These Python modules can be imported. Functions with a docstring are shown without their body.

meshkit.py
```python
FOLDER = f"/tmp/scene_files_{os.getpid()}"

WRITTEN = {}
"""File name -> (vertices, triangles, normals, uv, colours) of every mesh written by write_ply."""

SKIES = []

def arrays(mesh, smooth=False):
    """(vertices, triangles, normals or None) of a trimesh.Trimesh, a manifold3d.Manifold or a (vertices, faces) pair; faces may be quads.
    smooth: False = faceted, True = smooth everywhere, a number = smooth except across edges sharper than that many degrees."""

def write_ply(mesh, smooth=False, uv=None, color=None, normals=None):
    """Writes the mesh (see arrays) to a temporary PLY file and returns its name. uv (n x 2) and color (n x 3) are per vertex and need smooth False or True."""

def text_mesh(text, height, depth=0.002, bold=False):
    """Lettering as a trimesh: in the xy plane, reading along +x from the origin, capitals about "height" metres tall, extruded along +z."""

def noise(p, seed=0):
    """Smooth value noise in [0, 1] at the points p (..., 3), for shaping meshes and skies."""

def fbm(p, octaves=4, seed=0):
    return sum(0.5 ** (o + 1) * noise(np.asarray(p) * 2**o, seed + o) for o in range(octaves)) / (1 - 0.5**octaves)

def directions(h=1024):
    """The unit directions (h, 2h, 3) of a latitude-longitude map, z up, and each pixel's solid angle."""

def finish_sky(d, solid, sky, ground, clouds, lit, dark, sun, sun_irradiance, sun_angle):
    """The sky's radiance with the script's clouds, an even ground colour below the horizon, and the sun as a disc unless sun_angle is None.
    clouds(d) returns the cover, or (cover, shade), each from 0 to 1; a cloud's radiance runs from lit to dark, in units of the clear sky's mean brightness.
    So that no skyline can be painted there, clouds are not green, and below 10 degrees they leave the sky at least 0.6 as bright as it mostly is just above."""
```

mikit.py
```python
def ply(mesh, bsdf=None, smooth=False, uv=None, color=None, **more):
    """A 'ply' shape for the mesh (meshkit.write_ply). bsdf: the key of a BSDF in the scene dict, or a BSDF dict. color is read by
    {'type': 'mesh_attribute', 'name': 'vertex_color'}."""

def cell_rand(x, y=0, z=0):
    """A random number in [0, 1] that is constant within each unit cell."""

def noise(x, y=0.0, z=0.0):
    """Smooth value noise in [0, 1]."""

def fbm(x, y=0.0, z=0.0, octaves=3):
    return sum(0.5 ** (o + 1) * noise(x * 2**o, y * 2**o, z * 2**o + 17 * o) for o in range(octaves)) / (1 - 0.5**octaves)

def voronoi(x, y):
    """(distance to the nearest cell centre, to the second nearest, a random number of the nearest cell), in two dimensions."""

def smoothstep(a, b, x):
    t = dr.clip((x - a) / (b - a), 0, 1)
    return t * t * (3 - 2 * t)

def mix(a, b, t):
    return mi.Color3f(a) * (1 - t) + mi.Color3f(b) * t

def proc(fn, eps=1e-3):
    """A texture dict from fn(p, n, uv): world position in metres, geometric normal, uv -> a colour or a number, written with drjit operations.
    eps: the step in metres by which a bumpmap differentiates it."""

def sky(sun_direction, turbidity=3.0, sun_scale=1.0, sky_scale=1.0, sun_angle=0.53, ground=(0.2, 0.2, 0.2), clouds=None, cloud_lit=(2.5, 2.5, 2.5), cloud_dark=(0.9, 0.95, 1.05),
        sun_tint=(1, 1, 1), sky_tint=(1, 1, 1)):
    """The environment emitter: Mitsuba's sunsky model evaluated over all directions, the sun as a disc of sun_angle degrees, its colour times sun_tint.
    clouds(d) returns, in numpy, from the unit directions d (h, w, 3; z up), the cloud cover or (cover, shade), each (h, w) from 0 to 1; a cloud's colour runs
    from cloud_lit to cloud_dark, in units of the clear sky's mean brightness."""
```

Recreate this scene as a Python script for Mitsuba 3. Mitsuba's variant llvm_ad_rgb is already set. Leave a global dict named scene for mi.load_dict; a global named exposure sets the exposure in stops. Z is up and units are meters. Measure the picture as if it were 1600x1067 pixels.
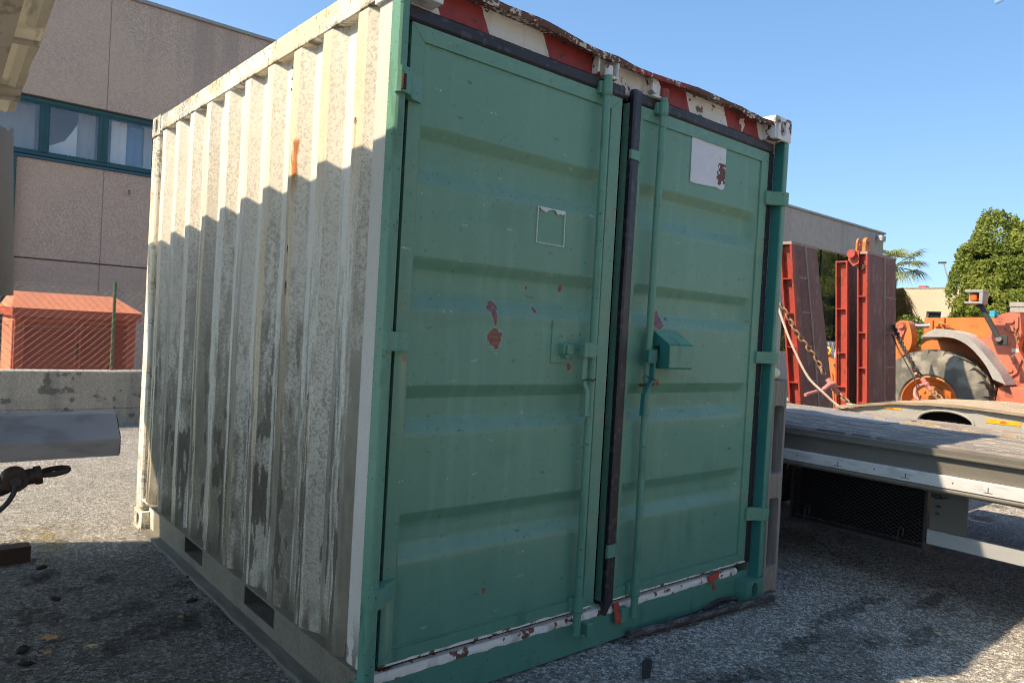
import math, random
import numpy as np, trimesh, manifold3d as m3, shapely
from shapely.geometry import Polygon, LineString, Point, box as sbox
import drjit as dr
import mitsuba as mi
import mikit, meshkit
from mikit import noise, fbm, voronoi, cell_rand, smoothstep, mix, proc

T = mi.ScalarTransform4f
scene, labels = {}, {}

# ------------------------------------------------------------------ camera, sky, exposure
CAM = np.array([-1.2362, -2.1067, 1.3899])
FWD = np.array([0.64687564, 0.76241045, -0.01679921])
UP = np.array([-0.03213197, 0.04925893, 0.99826905])
scene['camera'] = {'type': 'perspective', 'fov': 69.84, 'fov_axis': 'x', 'near_clip': 0.05, 'far_clip': 12000.0,
                   'to_world': T().look_at(origin=CAM.tolist(), target=(CAM + FWD).tolist(), up=UP.tolist())}
SUN = (-0.651, 0.2707, 0.709)
scene['sky'] = mikit.sky(SUN, turbidity=5.0, sky_tint=(0.80, 0.95, 1.03), sun_tint=(1.0, 0.97, 0.91), ground=(0.24, 0.23, 0.21))
exposure = 2.6

rng = np.random.default_rng(7)

# ------------------------------------------------------------------ mesh helpers
def mesh(v, f):
    return trimesh.Trimesh(np.asarray(v, float), np.asarray(f), process=False)

def cat(ms):
    return trimesh.util.concatenate([m for m in ms if m is not None])

def bx(x0, x1, y0, y1, z0, z1, b=0.0):
    """A box with chamfered edges b."""
    if b <= 0:
        m = trimesh.creation.box((x1 - x0, y1 - y0, z1 - z0))
        m.apply_translation(((x0 + x1) / 2, (y0 + y1) / 2, (z0 + z1) / 2))
        return m
    b = min(b, (x1 - x0) * .45, (y1 - y0) * .45, (z1 - z0) * .45)
    pts = []
    for x, sx in ((x0, 1), (x1, -1)):
        for y, sy in ((y0, 1), (y1, -1)):
            for z, sz in ((z0, 1), (z1, -1)):
                pts += [(x + sx * b, y + sy * b, z), (x + sx * b, y, z + sz * b), (x, y + sy * b, z + sz * b)]
    return trimesh.convex.convex_hull(np.array(pts))

def obox(c, size, R=np.eye(3), b=0.0):
    h = np.array(size) / 2
    m = bx(-h[0], h[0], -h[1], h[1], -h[2], h[2], b)
    M = np.eye(4); M[:3, :3] = R; M[:3, 3] = c
    m.apply_transform(M)
    return m

def beam(a, b, w, h, up=(0, 0, 1), bev=0.0):
    """A bar of section w (sideways) x h (along up) from a to b."""
    a, b = np.array(a, float), np.array(b, float)
    d = b - a; L = np.linalg.norm(d); d /= L
    if abs(np.dot(d, up)) > .999:
        up = (0, 1, 0) if abs(d[1]) < .9 else (1, 0, 0)
    s = np.cross(d, up); s /= np.linalg.norm(s)
    u = np.cross(s, d)
    return obox((a + b) / 2, (L, w, h), np.column_stack([d, -s, u]), bev)

def prism(poly, axis, a, b):
    """Extrudes a 2-D polygon along an axis: 'x' poly in (y,z), 'y' poly in (x,z), 'z' poly in (x,y)."""
    P = poly if isinstance(poly, Polygon) else Polygon(poly)
    if not P.is_valid:
        P = P.buffer(0)
    m = trimesh.creation.extrude_polygon(P, b - a, engine='earcut')
    v = np.array(m.vertices); f = np.array(m.faces)
    if axis == 'x':
        v = np.column_stack([v[:, 2] + a, v[:, 0], v[:, 1]])
    elif axis == 'y':
        v = np.column_stack([v[:, 0], v[:, 2] + a, v[:, 1]]); f = f[:, ::-1]
    else:
        v[:, 2] += a
    return mesh(v, f)

def tube(path, r, n=10, caps=True, close=False):
    P = np.array(path, float); N = len(P)
    r = np.broadcast_to(np.asarray(r, float), (N,))
    t = np.gradient(P, axis=0) if not close else np.roll(P, -1, 0) - np.roll(P, 1, 0)
    t /= np.linalg.norm(t, axis=1, keepdims=True)
    u = np.cross(t[0], (0, 0, 1.0) if abs(t[0][2]) < .9 else (1.0, 0, 0)); u /= np.linalg.norm(u)
    V = []
    for i in range(N):
        u = u - t[i] * (u @ t[i]); u /= np.linalg.norm(u)
        w = np.cross(t[i], u)
        a = np.arange(n) * 2 * math.pi / n
        V.append(P[i] + r[i] * (np.cos(a)[:, None] * u + np.sin(a)[:, None] * w))
    V = np.vstack(V); F = []
    for i in range(N if close else N - 1):
        j = (i + 1) % N
        for k in range(n):
            k2 = (k + 1) % n
            F += [(i * n + k, i * n + k2, j * n + k2), (i * n + k, j * n + k2, j * n + k)]
    if caps and not close:
        c0 = len(V); V = np.vstack([V, P[0], P[-1]])
        for k in range(n):
            k2 = (k + 1) % n
            F += [(c0, k2, k), (c0 + 1, (N - 1) * n + k, (N - 1) * n + k2)]
    return mesh(V, F)

def cyl(a, b, r, n=20):
    return tube([a, b], r, n)

def lathe(prof, c, axis, n=48):
    """Revolves (radius, along) profile about an axis through c."""
    prof = np.array(prof, float)
    ax = {'x': 0, 'y': 1, 'z': 2}[axis]
    o = [(ax + 1) % 3, (ax + 2) % 3]
    V = []; a = np.arange(n) * 2 * math.pi / n
    for r, h in prof:
        q = np.zeros((n, 3)); q[:, ax] = h; q[:, o[0]] = r * np.cos(a); q[:, o[1]] = r * np.sin(a); V.append(q)
    V = np.vstack(V) + np.array(c); F = []
    for i in range(len(prof) - 1):
        for k in range(n):
            k2 = (k + 1) % n
            F += [(i * n + k, i * n + k2, (i + 1) * n + k2), (i * n + k, (i + 1) * n + k2, (i + 1) * n + k)]
    return mesh(V, F)

def grid(us, vs, fn):
    """A sheet over us x vs; fn(U, V) -> (n,3) points."""
    U, V = np.meshgrid(us, vs, indexing='ij')
    P = fn(U.ravel(), V.ravel()); nu, nv = len(us), len(vs)
    i = np.arange(nu * nv).reshape(nu, nv)
    a, b, c, d = i[:-1, :-1].ravel(), i[1:, :-1].ravel(), i[1:, 1:].ravel(), i[:-1, 1:].ravel()
    return mesh(P, np.vstack([np.column_stack([a, b, c]), np.column_stack([a, c, d])]))

def smooth_path(pts, n=8):
    """Catmull-Rom through points."""
    P = np.array(pts, float); P = np.vstack([2 * P[0] - P[1], P, 2 * P[-1] - P[-2]]); out = []
    for i in range(1, len(P) - 2):
        for t in np.linspace(0, 1, n, endpoint=False):
            out.append(.5 * (2 * P[i] + (P[i + 1] - P[i - 1]) * t + (2 * P[i - 1] - 5 * P[i] + 4 * P[i + 1] - P[i + 2]) * t * t
                             + (-P[i - 1] + 3 * P[i] - 3 * P[i + 1] + P[i + 2]) * t ** 3))
    out.append(P[-2])
    return np.array(out)

# ------------------------------------------------------------------ scene-tree helpers
def numbered(key):
    if key not in scene and key not in labels and key not in used:
        used.add(key); return key
    k = 1
    while f'{key}_{k:03d}' in used:
        k += 1
    used.add(f'{key}_{k:03d}')
    return f'{key}_{k:03d}'
used = set()

def thing(name, label, category, group=None):
    key = numbered(name)
    labels[key] = {'label': label, 'category': category}
    if group:
        labels[key]['group'] = group
    return key

def part(name, m, mat, parent, smooth=False, label=None, **kw):
    key = numbered(parent + '__' + name)
    scene[key] = mikit.ply(m, mat, smooth=smooth, **kw)
    if label:
        labels[key] = {'label': label}
    return key

def solo(name, m, mat, label, category, smooth=False, group=None):
    key = thing(name, label, category, group)
    scene[key] = mikit.ply(m, mat, smooth=smooth)
    return key

def struct(name, m, mat, label=None, smooth=False):
    key = numbered(name)
    scene[key] = mikit.ply(m, mat, smooth=smooth)
    labels[key] = {'label': label or name, 'kind': 'structure'}
    return key

# ------------------------------------------------------------------ materials
def C3(c):
    return mi.Color3f(*c)

def mat(key, col, rough=.5, spec=.4, metallic=0.0, bump=None, eps=1e-3, coat=0.0, **kw):
    base = proc(col, eps) if callable(col) else {'type': 'rgb', 'value': list(col)}
    rg = proc(rough, eps) if callable(rough) else float(rough)
    b = {'type': 'principled', 'base_color': base, 'roughness': rg, 'metallic': float(metallic), 'specular': float(spec), **kw}
    if coat:
        b['clearcoat'] = float(coat); b['clearcoat_gloss'] = .8
    if bump is not None:
        b = {'type': 'bumpmap', 'arbitrary': proc(bump, eps), 'scale': 1.0, 'bsdf': b}
    scene[key] = {'type': 'twosided', 'bsdf': b}
    return key

def lerp(a, b, t):
    return a * (1 - t) + b * t

# asphalt: worn, pale chippings in dark binder
STAINS = [(2.75, -.70, .13, .05), (2.60, -.735, .10, .035), (2.50, -.74, .05, .03), (2.36, -.62, .05, .03), (2.05, -.42, .30, .05), (2.7, -.35, .35, .05), (-.79, 1.24, .05, .05), (-.53, 1.98, .07, .05), (-.66, 1.62, .08, .06), (-.36, 2.05, .05, .06), (-.25, 1.3, .14, .10), (.02, 1.28, .10, .12), (-.45, 1.55, .06, .05), (-.62, 2.2, .06, .08), (.35, .75, .12, .10), (1.4, -.45, .22, .05), (3.3, -.55, .20, .04)]
def asphalt_col(p, n, uv):
    wx = p.x + .004 * noise(p.x * 90, p.y * 90, 1.0); wy = p.y + .004 * noise(p.x * 90, p.y * 90, 5.0)
    d1, d2, r = voronoi(wx * 92, wy * 92)
    e1, e2, r2 = voronoi(wx * 41 + 7.7, wy * 41)
    big = fbm(p.x * .9, p.y * .9, 1.7, 4)
    mid = fbm(p.x * 6, p.y * 6, 3.1, 3)
    edge = smoothstep(.02, .22, d2 - d1)
    c = mix((.075, .072, .067), mix((.195, .19, .176), (.57, .555, .515), r * r), edge)
    c = c * (.74 + .52 * noise(p.x * 44, p.y * 44, 8.0))
    c = mix(c, (.52, .505, .47), smoothstep(.40, .30, e1) * smoothstep(.80, .86, r2) * .9)
    c = mix(c, (.085, .08, .075), smoothstep(.42, .34, e1) * smoothstep(.14, .10, r2) * .8)
    c = c * (.80 + .30 * big + .35 * (mid - .5))
    # shade under the left deck painted into the colour, then oil stains
    deck_shade = smoothstep(.55, -.2, p.x + (mid - .5) * .6) * smoothstep(2.95, 2.3, p.y + (big - .5) * .8) * smoothstep(-3.5, -1.0, p.y)
    c = c * (1 - .58 * deck_shade * (.72 + .5 * mid))
    st = smoothstep(.60, .72, fbm(p.x * 1.7 + 4, p.y * 1.7, 9.0, 4))
    c = c * (1 - .35 * st * smoothstep(3.1, 2.2, p.y))
    jit = fbm(p.x * 16, p.y * 16, 4.0, 3) * .5
    sp = smoothstep(.30, .22, voronoi(p.x * 1.9 + jit, p.y * 1.9 + jit)[0] + .1) * smoothstep(.45, .5, noise(p.x * .9, p.y * .9, 3.0))
    c = c * (1 - .5 * sp * smoothstep(2.9, 2.3, p.y))
    blot = mi.Float(0); jw = (noise(p.x * 26, p.y * 26, 3.0) - .5) * 1.3 + (noise(p.x * 70, p.y * 70, 6.0) - .5) * .5
    for (bx_, by_, ra, rb_) in STAINS:
        blot = dr.maximum(blot, smoothstep(1.15, .75, dr.sqrt(dr.square((p.x - bx_) / ra) + dr.square((p.y - by_) / rb_)) + jw))
    c = c * (1 - .50 * blot)
    crack = smoothstep(.010, .0, dr.abs(fbm(p.x * .8, p.y * .8, 22.0, 4) - .5))
    return c * (1 - .35 * crack * smoothstep(.5, .7, big))
def asphalt_bump(p, n, uv):
    wx = p.x + .004 * noise(p.x * 90, p.y * 90, 1.0); wy = p.y + .004 * noise(p.x * 90, p.y * 90, 5.0)
    d1, d2, r = voronoi(wx * 92, wy * 92)
    return .0036 * smoothstep(.0, .35, d2 - d1) * (.35 + .65 * r) + .006 * fbm(p.x * 5, p.y * 5, 2.0, 3)
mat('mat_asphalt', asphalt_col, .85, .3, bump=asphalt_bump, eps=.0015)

# chalky green paint of the doors, with rust chips at given places
RUST = [(.515, 1.475, .022, .024), (.519, 1.435, .012, .036), (.522, 1.352, .030, .034), (.726, 1.472, .013, .018), (.877, 1.568, .014, .020), (.690, 1.556, .007, .011),
        (1.500, 1.462, .045, .035), (1.57, 1.478, .022, .010), (1.481, 1.163, .022, .018), (1.515, 1.175, .013, .014), (.532, .383, .010, .012), (.925, 1.245, .014, .02),
        (2.10, 2.21, .005, .012), (.118, 1.268, .008, .01)]
def green_col(p, n, uv):
    big = fbm(p.x * 1.3, p.y * 1.3 + 3, p.z * 1.1, 3)
    streak = fbm(p.x * 26, 2.0, p.z * 1.3, 3)
    c = mix((.118, .278, .198), (.155, .325, .235), big)
    c = mix(c, (.20, .37, .28), smoothstep(.5, .85, streak) * .30)
    c = c * (.94 + .10 * noise(p.x * 160, p.y * 160, p.z * 160))
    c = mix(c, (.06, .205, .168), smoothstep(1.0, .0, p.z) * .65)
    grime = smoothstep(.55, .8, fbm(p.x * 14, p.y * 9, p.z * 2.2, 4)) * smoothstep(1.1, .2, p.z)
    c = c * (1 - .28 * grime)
    smear = smoothstep(.60, .8, fbm(p.x * 3.5, 4.0, p.z * 5.5, 4))
    c = c * (1 - .10 * smear)
    # small chips in the paint, gathered where water sits on the shelves of the pressings
    warp = (noise(p.x * 70, 1.0, p.z * 70) - .5) * .5
    d1, d2, r = voronoi(p.x * 42 + warp, p.z * 36 + warp)
    shelf = mi.Float(0)
    for a, b, cc, e in ((2.078, 2.03, 1.952, 1.872), (1.625, 1.577, 1.505, 1.43), (1.173, 1.127, 1.065, .99), (.722, .674, .615, .54)):
        shelf = shelf + smoothstep(cc + .005, cc - .03, p.z) * smoothstep(e - .03, e + .02, p.z)
    c = mix(c, (.22, .30, .20), dr.clip(shelf, 0, 1) * .38 * (.6 + .6 * noise(p.x * 30, 1.0, p.z * 12)))  # settled dust; the warm tint also offsets blue sky light on these slopes
    w = fbm(p.x * 4, 1.0, p.z * 4, 3)
    chip = smoothstep(.10 + .13 * r, .03 + .08 * r, d1) * smoothstep(.80, .86, noise(dr.floor(p.x * 42), 3.0, dr.floor(p.z * 36)) * .3 + r * .5 + w * .34 + shelf * .13)
    c = mix(c, (.085, .19, .145), chip * .72)
    d1, d2, r = voronoi(p.x * 11 + 3.3 + warp, p.z * 9)
    c = mix(c, (.07, .10, .08), smoothstep(.07, .03, d1) * smoothstep(.72, .8, r) * .8)
    c = mix(c, (.50, .58, .54), smoothstep(.05, .03, d1) * smoothstep(.2, .15, r) * .6)
    j = noise(p.x * 45, 0.5, p.z * 45) * .5 + noise(p.x * 130, 2.5, p.z * 130) * .3 + noise(p.x * 22, 7.5, p.z * 22) * .6
    front = smoothstep(.16, .13, p.y) * smoothstep(-.03, -.02, p.y)
    for (x, z, rx, rz) in RUST:
        d = dr.sqrt(dr.square((p.x - x) / rx) + dr.square((p.z - z) / rz)) + (j - .70) * 1.7
        c = mix(c, (.30, .40, .33), smoothstep(1.22, 1.1, d) * front * .8)
        c = mix(c, mix((.26, .105, .08), (.15, .055, .045), noise(p.x * 90, 1., p.z * 90)), smoothstep(1.06, 1.0, d) * front)
    for (x, z) in ((.118, 1.268), (.112, .43)):
        run = smoothstep(.028, .0, dr.abs(p.x - x)) * smoothstep(z - .30, z, p.z) * smoothstep(z + .02, z, p.z)
        c = mix(c, (.42, .47, .30), run * .42 * (.45 + noise(p.x * 200, 1.0, p.z * 6)))
    return c
def green_bump(p, n, uv):
    return .0012 * fbm(p.x * 6, p.y * 6, p.z * 6, 2) + .00022 * fbm(p.x * 170, p.y * 170, p.z * 170, 2)
mat('mat_green', green_col, .40, .5, bump=green_bump, eps=.002)
def green_plain(p, n, uv):
    c = mix((.100, .255, .182), (.135, .30, .215), fbm(p.x * 3, p.y * 3, p.z * 2, 3))
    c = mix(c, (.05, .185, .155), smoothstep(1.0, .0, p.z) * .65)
    d1, d2, r = voronoi(p.x * 40 + p.y * 40, p.z * 34)
    c = mix(c, (.04, .09, .075), smoothstep(.15, .1, d1) * smoothstep(.82, .88, r) * .8)
    g = smoothstep(.55, .8, fbm(p.x * 20, p.y * 20, p.z * 5, 3))
    return c * (1 - .25 * g) * (.94 + .12 * noise(p.x * 140, p.y * 140, p.z * 140))
mat('mat_green_plain', green_plain, .40, .5, bump=lambda p, n, uv: .0003 * fbm(p.x * 90, p.y * 90, p.z * 90, 2), eps=.002)
mat('mat_green_dark', lambda p, n, uv: mix((.02, .14, .125), (.035, .19, .165), fbm(p.x * 9, p.y * 9, p.z * 4, 3)), .38, .5)

# weathered white of the corrugated side: algae streaks, rust wash, stipple
def white_side(p, n, uv):
    f = (2.79 - p.y) / .2757
    rib = dr.floor(f); u = f - rib
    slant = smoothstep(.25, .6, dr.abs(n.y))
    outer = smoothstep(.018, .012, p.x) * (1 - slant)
    face = dr.select(u < .26, mi.Float(0), dr.select(u < .51, mi.Float(1), dr.select(u < .76, mi.Float(2), mi.Float(3))))
    fr = cell_rand(rib, face, 5)
    base = mix((.66, .65, .59), (.73, .72, .67), fbm(p.y * 3, p.z * 2, 1.0, 3))
    c = mix(base, (.62, .51, .32), outer * smoothstep(.35, .7, fbm(p.y * 6, p.z * .9, 4.0, 3)) * .7)
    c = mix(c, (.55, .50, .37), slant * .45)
    fine = noise(p.y * 420 + p.x * 300, p.z * 260, 3.0) * .55 + noise(p.y * 190 + p.x * 150, p.z * 110, 1.0) * .45
    rag = fbm(p.y * 75 + p.x * 60, p.z * 9, 11.0, 4)
    long = noise(p.y * 30 + p.x * 50, p.z * .7, 8.0 + fr * 9)
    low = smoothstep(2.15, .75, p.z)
    # algae film: some faces are covered, others nearly clean, ragged along the edges
    film = smoothstep(.43, .64, rag * .36 + long * .50 + fine * .16 + (fr - .5) * .36 + low * .20 + slant * .05 - .12)
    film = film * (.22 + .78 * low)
    tone = mix((.160, .143, .098), (.078, .070, .045), smoothstep(.25, .75, fbm(p.y * 50, p.z * 11, 5.0, 4)))
    tone = mix(tone, (.26, .25, .205), smoothstep(.56, .74, fine) * .55)
    c = mix(c, tone, film * .82)
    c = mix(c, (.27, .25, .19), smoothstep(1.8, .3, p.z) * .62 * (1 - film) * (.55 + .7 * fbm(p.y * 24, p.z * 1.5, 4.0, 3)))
    # fine dark stipple, densest on the faces that turn to the camera
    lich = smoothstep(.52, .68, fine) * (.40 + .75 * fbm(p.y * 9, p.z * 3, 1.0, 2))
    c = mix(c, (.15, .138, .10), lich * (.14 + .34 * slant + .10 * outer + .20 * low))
    spk = smoothstep(.22, .10, voronoi(p.y * 110 + p.x * 60, p.z * 70)[0]) * smoothstep(.45, .8, fbm(p.y * 12, p.z * 3, 6.0, 3))
    c = mix(c, (.11, .10, .075), spk * .6)
    # black runs with flaking pale rims in the lower half
    run = noise(p.y * 52 + p.x * 70, p.z * 1.6, 21.0) * .5 + rag * .5
    low2 = smoothstep(1.85, .5, p.z)
    c = mix(c, (.055, .053, .038), smoothstep(.575, .62, run + (low2 - .6) * .12) * low2 * .7)
    c = mix(c, (.62, .61, .56), smoothstep(.555, .565, run + (low2 - .6) * .12) * smoothstep(.585, .572, run + (low2 - .6) * .12) * smoothstep(.45, .62, fine) * low2 * .25)
    # grubby foot
    c = mix(c, (.10, .092, .07), smoothstep(.36, .19, p.z) * smoothstep(.3, .62, fbm(p.y * 18, p.z * 9, 6.0, 3)) * .9)
    # rust run on one rib and little rust holes
    q = noise(p.y * 60, p.z * 25, 2.0)
    rs = smoothstep(.034, .020, dr.abs(p.y - .80) + (q - .5) * .03) * smoothstep(1.84, 2.0, p.z) * smoothstep(2.12 + .02 * q, 2.10, p.z)
    c = mix(c, mix((.50, .22, .055), (.26, .085, .03), q), rs * smoothstep(.016, .012, p.x) * smoothstep(.3, .55, fbm(p.y * 45, p.z * 12, 4.0, 3) + (p.z - 1.95) * .9))
    for (y, z, ry, rz) in ((.832, 1.66, .006, .02), (.83, 1.50, .008, .035), (.56, 1.08, .006, .015), (.34, 2.22, .02, .01), (.29, 2.1, .01, .015), (1.43, 1.4, .006, .014)):
        d = dr.sqrt(dr.square((p.y - y) / ry) + dr.square((p.z - z) / rz)) + (q - .5)
        c = mix(c, (.055, .035, .025), smoothstep(1.1, .8, d))
        c = mix(c, (.40, .24, .12), smoothstep(.012, .0, dr.abs(p.y - y)) * smoothstep(z - .3, z, p.z) * smoothstep(z + .01, z, p.z) * .6)
    return c
mat('mat_white_side', white_side, .62, .3, bump=lambda p, n, uv: .0004 * fbm(p.y * 120 + p.x * 80, p.z * 100, 2.0, 3), eps=.002)

def white_rail(p, n, uv):
    t = p.y + p.x
    c = mix((.70, .68, .61), (.76, .71, .56), smoothstep(.35, .7, fbm(t * 3.5, p.z * 3, 3.0, 3)))
    c = mix(c, (.70, .54, .27), smoothstep(.48, .70, fbm(t * 5 + 9, p.z * 9, 1.0, 3)) * .55 * smoothstep(1.0, 2.0, p.z))
    s = noise(t * 260, p.z * 150, 2.0) * .45 + noise(t * 110, p.z * 60, 6.0) * .35 + fbm(t * 16, p.z * 9, 7.0, 3) * .45
    w = fbm(t * 2.4, p.z * 2, 5.0, 2)
    c = mix(c, (.12, .11, .08), smoothstep(.64, .80, s + (w - .5) * .45 + smoothstep(2.53, 2.6, p.z) * .08) * .72)
    low = smoothstep(.30, .19, p.z) * smoothstep(2.78, 2.70, p.y)
    c = mix(c, mix((.15, .14, .11), (.10, .09, .07), fbm(t * 9, p.z * 12, 1.0, 3)), low * .92)
    c = mix(c, (.06, .055, .04), smoothstep(.03, .0, dr.abs(p.z - 2.487)) * smoothstep(.45, .7, fbm(p.y * 20, 1., 2., 3)) * .8)
    return c
mat('mat_white_rail', white_rail, .65, .3, bump=lambda p, n, uv: .0005 * fbm(p.y * 90, p.z * 90, p.x * 90, 3), eps=.002)
mat('mat_flange', lambda p, n, uv: mix((.16, .155, .14), (.09, .085, .072), fbm(p.y * 9, p.x * 30, p.z * 9, 4)), .8, .25, bump=lambda p, n, uv: .002 * fbm(p.y * 30, p.x * 30, p.z * 30, 3), eps=.002)

# red and white striped header
STR = [.172, .394, .698, 1.002, 1.39, 1.618, 1.934, 2.229]
def post_white(p, n, uv):
    c = mix((.54, .535, .50), (.56, .52, .41), smoothstep(.4, .7, fbm(p.y * 9, p.z * 2.2, 3.0, 3)) * smoothstep(1.2, 2.4, p.z))
    f = noise(p.y * 300 + p.x * 200, p.z * 190, 3.0) * .6 + fbm(p.y * 40, p.z * 12, 2.0, 3) * .4
    c = mix(c, (.26, .25, .20), smoothstep(.58, .76, f + smoothstep(.5, .2, p.z) * .12 - smoothstep(.15, .09, p.y) * .14) * .28)
    return mix(c, (.09, .085, .06), smoothstep(.42, .2, p.z) * smoothstep(.45, .6, fbm(p.y * 30, p.z * 14, 8.0, 3)) * .8)
mat('mat_post_white', post_white, .5, .4)
def header_col(p, n, uv):
    x = p.x + (2.52 - p.z) * -.48 + (noise(p.z * 60, p.x * 20, 1.) - .5) * .006
    red = mi.Float(0)
    for a, b in zip(STR[0::2], STR[1::2]):
        red = red + smoothstep(a - .002, a + .002, x) * smoothstep(b + .002, b - .002, x)
    r = mix((.26, .030, .032), (.32, .05, .045), fbm(p.x * 6, p.z * 6, 1.0, 3))
    w = mix((.62, .60, .54), (.70, .69, .65), fbm(p.x * 5, p.z * 5, 2.0, 3))
    c = mix(w, r, red)
    chip = smoothstep(.69, .73, fbm(p.x * 30, p.z * 34, 4.0, 4) + smoothstep(2.535, 2.575, p.z) * .10)
    c = mix(c, mix((.055, .03, .022), (.14, .06, .04), noise(p.x * 120, p.z * 120, 1.)), chip * .9)
    d = dr.sqrt(dr.square((p.x - 2.085) / .02) + dr.square((p.z - 2.515) / .03)) + (noise(p.x * 70, p.z * 70, 3.) - .5) * 1.4
    c = mix(c, (.68, .67, .64), smoothstep(1.0, .9, d))
    grime = smoothstep(.45, .75, fbm(p.x * 12, p.z * 3, 6.0, 3))
    return c * (1 - .22 * grime)
mat('mat_header', header_col, .5, .4, bump=lambda p, n, uv: .0004 * fbm(p.x * 60, p.z * 60, p.y * 60, 3), eps=.002)
def lip_col(p, n, uv):
    a = fbm(p.x * 9, p.z * 20, p.y * 20, 3)
    b = noise(p.x * 150, p.z * 150, p.y * 150) * .5 + noise(p.x * 70, p.z * 70, p.y * 70) * .5
    c = mix((.18, .085, .065), (.10, .055, .045), b)
    c = mix(c, (.30, .06, .055), smoothstep(.56, .64, fbm(p.x * 4, p.z * 9, 3.0, 3)) * .8)
    c = mix(c, (.56, .53, .46), smoothstep(.60, .66, a * .45 + b * .62))
    return mix(c, (.10, .10, .07), smoothstep(.62, .74, noise(p.x * 240, p.y * 240, p.z * 240)) * .6)
mat('mat_lip', lip_col, .75, .25, bump=lambda p, n, uv: .003 * fbm(p.x * 45, p.z * 45, p.y * 45, 3), eps=.002)
def worn_white(p, n, uv):
    a = fbm(p.x * 30, p.z * 30, p.y * 30, 4)
    b = fbm(p.x * 12, p.y * 50, p.z * 40, 3)
    c = mix((.66, .65, .62), (.72, .72, .70), b)
    c = mix(c, mix((.20, .085, .05), (.06, .04, .03), noise(p.x * 90, p.z * 90, 4.)), smoothstep(.60, .66, a))
    return mix(c, (.10, .095, .08), smoothstep(.55, .75, fbm(p.x * 20, p.z * 8, p.y * 20, 3)) * .5)
mat('mat_worn_white', worn_white, .5, .4)
def rubber_col(p, n, uv):
    c = mix((.012, .012, .016), (.030, .028, .034), fbm(p.x * 14, p.y * 14, p.z * 4, 3))
    return mix(c, (.10, .10, .11), smoothstep(.72, .8, noise(p.x * 60, p.y * 60, p.z * 35)) * .35)
mat('mat_rubber', rubber_col, .42, .5, bump=lambda p, n, uv: .0008 * fbm(p.x * 30, p.y * 30, p.z * 9, 3), eps=.002)
mat('mat_black', (.004, .004, .005), .9, .1)
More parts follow.
